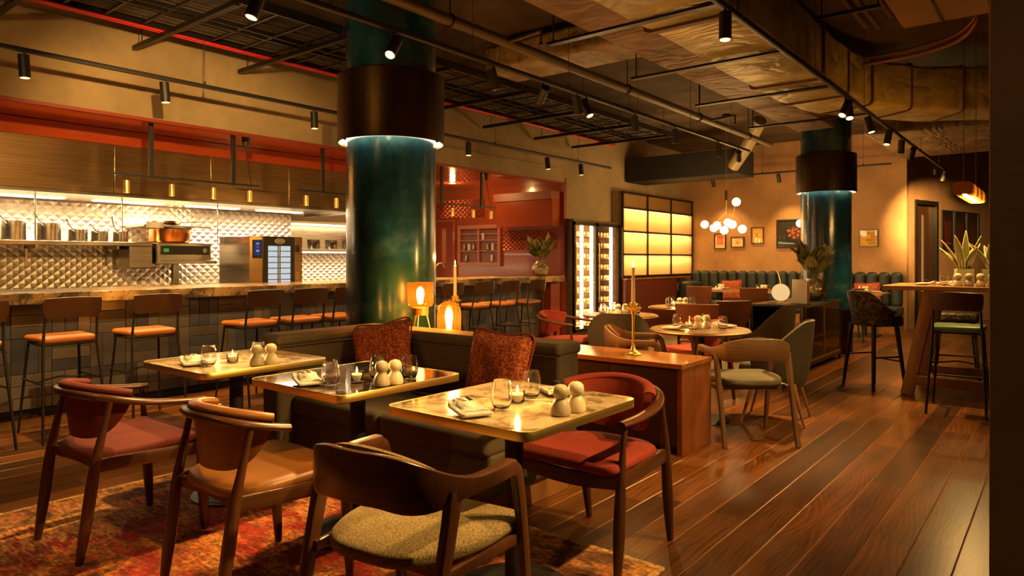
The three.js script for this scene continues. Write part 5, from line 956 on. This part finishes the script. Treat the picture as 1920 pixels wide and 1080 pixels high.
[[-1.0, [-2.3, 0.3, -1.6], 3], [-2.6, [-2.0, 0.3, -1.4], 16], [-4.18, [-1.6, 0, -4.0], 22], [-7.18, [-2.3, 0.4, -5.7], 40], [-7.32, [-1.2, 0, -6.2], 18], [-8.21, [-1.1, 0.6, -8.1], 34], [-9.21, [-2.0, 0.2, -8.6], 24], [-10.06, [-1.9, 0, -10.6], 24], [-10.85, [-2.6, 0.5, -12.8], 16], [-13.08, [-2.1, 1.4, -16.2], 90], [-14.0, [-2.4, 0.6, -14.6], 14]].forEach(([z, tg, cd], i) => spotHead(ORD[i] + ' spotlight, counted from the viewer, on the track under the olive duct', [-1.66, TY, z], tg, cd, 0.5, G3));  // nearest head is an unseen extra, put in for lighting
[[-5.82, [-5.6, 1.0, -14.6], 9], [-4.465, [-4.3, 1.0, -14.6], 9]].forEach(([x, tg, cd], i) => spotHead(['left', 'right'][i] + ' spotlight on the short back wall track', [x, 3.06, -14.0], tg, cd, 0.7, G4));
// wall washers near the viewer, thrown on the plaster over the bar
[[[-3.6, TY, 0.1], [-6.8, 2.75, -2.6], 7.5], [[-3.6, TY, -1.4], [-6.8, 2.85, -5.0], 6.5]].forEach(([p, tg, cd], i) => spotHead(['nearer', 'farther'][i] + ' spotlight thrown onto the plaster above the bar', p, tg, cd, 0.62, G2));
[[[-3.6, TY, -0.9], [-6.8, 0.6, -2.4], 28, 0.6, 'onto the tiled bar front left of the column'], [[-3.6, TY, -4.9], [-6.8, 0.6, -7.0], 20, 0.6, 'onto the tiled bar front right of the column'], [[-3.6, TY, -1.9], [-7.6, 2.2, -3.6], 40, 0.5, 'onto the steel kitchen hood by an added head']].forEach(([p, tg, cd, cone, w]) => spotHead('track spotlight thrown ' + w, p, tg, cd, cone, G2));  // the hood head is added to brighten the steel

track('black lighting track right of the picture above the aisle', [0.35, TY, 2], [0.35, TY, -7.0], 5);
[[-3.2, [-1.65, 0.6, -2.2], 30], [-2.7, [-2.9, 0.2, -1.6], 24], [-4.4, [-1.6, 0.3, -4.6], 17], [-5.6, [-1.2, 0, -5.6], 12], [1.2, [0.5, 0.9, -2.25], 2.5]].forEach(([z, tg, cd], i) => spotHead(ORD[i] + ' unseen spotlight on the aisle track right of the picture', [0.35, TY, z], tg, cd, 0.5, 'spotlights on the aisle track'));  // last head is added behind the viewer to lift the dark near wall

// bar pendants on black hanging frames
function barFrame(label, z0, z1, ups, lamps, k) {
  const t = thing('pendant_frame', label, 'pendant light', [0, 0, 0], 0, 'hanging pendant frames over the bar');
  part(t, 'crossbar', BX(-6.96, -6.94, 2.12, 2.14, z1, z0), M.black);
  for (const z of ups) part(t, 'hanger', BX(-6.965, -6.935, 2.11, 2.66, z - 0.022, z + 0.022, 0.003), M.black);
  for (const z of lamps) {
    const p = part(t, 'pendant', LA([[0, 0.12], [0.024, 0.12], [0.026, 0.116], [0.026, 0], [0.023, 0], [0.023, 0.1], [0, 0.1]], 24).translate(-6.95, 1.955, z), M.brass, 'brass cylinder pendant');
    part(p, 'cord', CY(0.003, 0.003, 0.06, -6.95, 2.07, z, 6), M.black); part(p, 'lens', CY(0.0225, 0.0225, 0.004, -6.95, 1.965, z, 16), M.lens);
    const l = fix(new THREE.SpotLight(WARM, 9, 0, 0.75, 0.6, 2)); l.position.set(-6.95, 1.95, z); l.shadow.radius = 1; const g = new THREE.Object3D(); g.position.set(-6.95, 0, z); t.add(l); t.add(g); l.target = g;
  }
}
barFrame('black frame with four brass pendants left of the big column', -2.68, -4.17, [-3.012, -3.861], [-2.79, -3.213, -3.642, -4.053]);
barFrame('black frame with brass pendants running behind the big column', -4.655, -6.15, [-5.0, -5.85], [-4.77, -5.2, -5.62, -6.03]);
barFrame('black frame with brass pendants right of the big column', -6.72, -8.22, [-7.02, -7.88], [-6.85, -7.24, -7.69, -8.1]);
[[-4.065, 'left of the big column'], [-8.1, 'near the bar end']].forEach(([z, w]) => { const t = thing('ceiling_rose', 'small black ceiling rose with cable over the bar ' + w, 'ceiling rose', [-7.05, 2.56, z]); part(t, 'cup', CY(0.03, 0.045, 0.1, 0, 0, 0, 16), M.black); part(t, 'cable', rod([0, 0, 0], [0.1, -0.42, 0], 0.004), M.black); });

// cable trays with struts
{
  const t = thing('cable_tray', 'dark ceiling cable tray carrying bundles of cables along the bar wall', 'cable tray', [0, 0, 0]);
  for (const x of [-6.25, -5.72, -5.6, -5.05]) part(t, 'side_rail', BX(x - 0.012, x + 0.012, 3.33, 3.41, -10.6, 2), M.blackMetal);
  for (let i = 0; i < 42; i++) { const z = 1.9 - i * 0.3; part(t, 'rung', BX(-6.25, -5.05, 3.335, 3.35, z - 0.012, z + 0.012), M.blackMetal); }
  const cs = []; for (let i = 0; i < 14; i++) { const x = -5.66 + (i - 7) * 0.062 + (i > 6 ? 0.1 : 0); cs.push(tubeR(Array.from({ length: 9 }, (_, k) => [x + rr(-0.014, 0.014), 3.375 + rr(-0.006, 0.01), 2 - k * 1.57]), rr(0.009, 0.018), 40, 6)); }
  part(t, 'cables', cs, M.cable);
  const r = thing('red_cable', 'pair of bright red cables clipped along the ceiling tray edge', 'cable', [0, 0, 0]);
  for (const dx of [0, 0.04]) part(r, 'cable', tubeR([[-6.2 + dx, 3.325, 2], [-6.2 + dx, 3.32, -3], [-6.2 + dx, 3.325, -7], [-6.2 + dx, 3.32, -10.5]], 0.011, 30, 6), M.redCable);
  const zs = [0.6, -0.6, -1.7, -2.78, -3.82, -5.1, -6.4, -7.7, -8.95, -10.05];
  zs.forEach((z, i) => { const s = thing('ceiling_strut', ORD[i] + ' steel cross strut, counted from the viewer, under the cable tray', 'strut', [0, 0, z], 0, 'cross struts carrying the cable tray'); part(s, 'channel', [BX(-6.75, -4.95, 3.27, 3.31, -0.02, 0.02)], M.blackMetal); for (const x of [-6.6, -5.0]) part(s, 'hanger', rod([x, 3.27, 0], [x, 3.75, 0], 0.005), M.steel); });
}
// fire main and small pipes
{
  const t = thing('sprinkler_main', 'thick brown pipe running the length of the ceiling', 'pipe', [0, 0, 0]);
  part(t, 'pipe', new THREE.CylinderGeometry(0.045, 0.045, 13.4, 20).rotateX(PI / 2).translate(-3.77, 3.2, -4.7), M.pipe);
  for (const z of [0.5, -1.5, -3.9, -6.7, -8.6, -10.4]) part(t, 'clamp', [new THREE.TorusGeometry(0.049, 0.008, 6, 20).translate(-3.77, 3.2, z), rod([-3.77, 3.25, z], [-3.77, 3.745, z], 0.005)], M.blackMetal);
  for (const z of [-0.8, -4.6, -8.9]) part(t, 'sprinkler_branch', [rod([-3.77, 3.2, z], [-3.4, 3.22, z], 0.017), rod([-3.4, 3.22, z], [-3.4, 3.12, z], 0.012), CY(0.02, 0.01, 0.03, -3.4, 3.10, z, 10)], M.pipe);
  const p = thing('service_pipes', 'bundle of thin brown pipes beside the olive duct at the top right', 'pipe', [0, 0, 0]);
  for (const [x, y, r] of [[-1.42, 3.45, 0.03], [-1.32, 3.42, 0.022], [-1.22, 3.5, 0.03], [-1.5, 3.6, 0.02]]) part(p, 'pipe', new THREE.CylinderGeometry(r, r, 8.6, 12).rotateX(PI / 2).translate(x, y, -2.6), M.pipe);
  const bp = thing('bent_pipes', 'pair of copper coloured bent pipes below the beige ceiling panel', 'pipe', [0, 0, 0]);
  for (const dy of [0, 0.06]) part(bp, 'bent_pipe', tubeR([[-1.62, 3.32 + dy, -7.75], [-1.1, 3.3 + dy, -7.6], [-0.75, 3.32 + dy, -7.4], [-0.62, 3.42 + dy, -7.3], [-0.6, 3.72, -7.25]], 0.022, 30, 8), S(lin(0.24, 0.10, 0.05), 0.35, 0.5));
  for (const z of [-2.2, -4.6, -6.2]) part(p, 'trapeze', [BX(-1.66, -1.17, 3.36, 3.39, z - 0.02, z + 0.02), rod([-1.62, 3.38, z], [-1.62, 3.745, z], 0.006), rod([-1.19, 3.38, z], [-1.19, 3.745, z], 0.006)], M.blackMetal);
}
// ducts
{
  const t = thing('insulated_duct', 'large olive foil-wrapped duct bending towards the right', 'duct', [0, 0, 0]);
  const path = spline([[-2.08, 3.25, 2.2], [-2.08, 3.25, -1], [-2.08, 3.25, -4], [-2.08, 3.25, -6.6], [-2.06, 3.25, -7.6], [-1.92, 3.25, -8.35], [-1.52, 3.25, -9.05], [-0.9, 3.25, -9.6], [0.1, 3.25, -10.1], [1.6, 3.25, -10.4]], 90);
  part(t, 'wrap', tri(sweep(path, (q) => rrect(0.66 + 0.012 * Math.sin(q * 90), 0.5 + 0.014 * Math.sin(q * 61 + 1), 0.05), { crease: 0.9 }), 'z'), M.foilOlive);
  for (let i = 4; i < 88; i += 9) { const a = path[i], b = path[i + 1]; part(t, 'strap', sweep([a.clone(), a.clone().lerp(b, 0.22)], rrect(0.70, 0.54, 0.05), { crease: 0.9 }), M.foilDark); }
  const u = thing('flat_duct', 'wide flat wrapped duct next to the olive duct', 'duct', [0, 0, 0]);
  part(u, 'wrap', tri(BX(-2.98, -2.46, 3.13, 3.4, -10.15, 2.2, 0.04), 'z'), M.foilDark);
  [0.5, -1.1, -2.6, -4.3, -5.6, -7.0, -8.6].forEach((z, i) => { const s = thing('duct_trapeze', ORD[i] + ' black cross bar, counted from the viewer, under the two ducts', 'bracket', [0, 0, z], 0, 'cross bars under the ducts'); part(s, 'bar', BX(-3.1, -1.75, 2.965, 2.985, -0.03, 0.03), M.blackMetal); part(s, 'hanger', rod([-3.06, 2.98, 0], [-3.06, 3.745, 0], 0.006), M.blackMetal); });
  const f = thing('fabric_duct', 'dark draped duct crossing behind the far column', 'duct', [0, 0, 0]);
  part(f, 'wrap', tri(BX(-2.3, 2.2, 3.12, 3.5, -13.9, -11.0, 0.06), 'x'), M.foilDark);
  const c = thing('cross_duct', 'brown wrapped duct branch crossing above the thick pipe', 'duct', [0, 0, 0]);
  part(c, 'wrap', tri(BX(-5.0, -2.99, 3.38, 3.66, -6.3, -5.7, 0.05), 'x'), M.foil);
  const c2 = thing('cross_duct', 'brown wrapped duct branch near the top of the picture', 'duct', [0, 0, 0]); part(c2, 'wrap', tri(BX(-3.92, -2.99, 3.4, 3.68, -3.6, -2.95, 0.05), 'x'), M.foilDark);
  const g = thing('air_unit', 'black box air unit hanging near the lit grid screen', 'air conditioner', [0, 0, 0]);
  part(g, 'casing', BX(-6.75, -4.5, 2.84, 3.3, -12.7, -11.95, 0.01), M.blackMatt); part(g, 'hose', sweep([V(-4.55, 2.95, -11.8), V(-4.2, 3.3, -11.6), V(-3.9, 3.6, -11.3)], ell(0.11, undefined, 16), { n: 12 }), M.foil);
  for (const x of [-6.5, -4.8]) part(g, 'hanger', rod([x, 3.29, -12.3], [x, 3.75, -12.3], 0.006), M.steel);
  const b = thing('ceiling_panel', 'beige boxed ceiling panel at the top right corner', 'ceiling panel', [0, 0, 0]);
  part(b, 'board', BX(-1.15, -0.1, 3.42, 3.5, -7.1, 2), S(lin(0.34, 0.21, 0.10), 0.8, 0, { map: T.plaster })); part(b, 'side', BX(-1.15, -0.1, 3.5, 3.75, -7.1, -7.02), S(lin(0.34, 0.21, 0.10), 0.8)); part(b, 'joint_strip', [BX(-0.86, -0.84, 3.41, 3.42, -7.1, 2), BX(-0.5, -0.48, 3.41, 3.42, -7.1, 2)], M.blackMetal);
}
renderer.render(scene, camera);
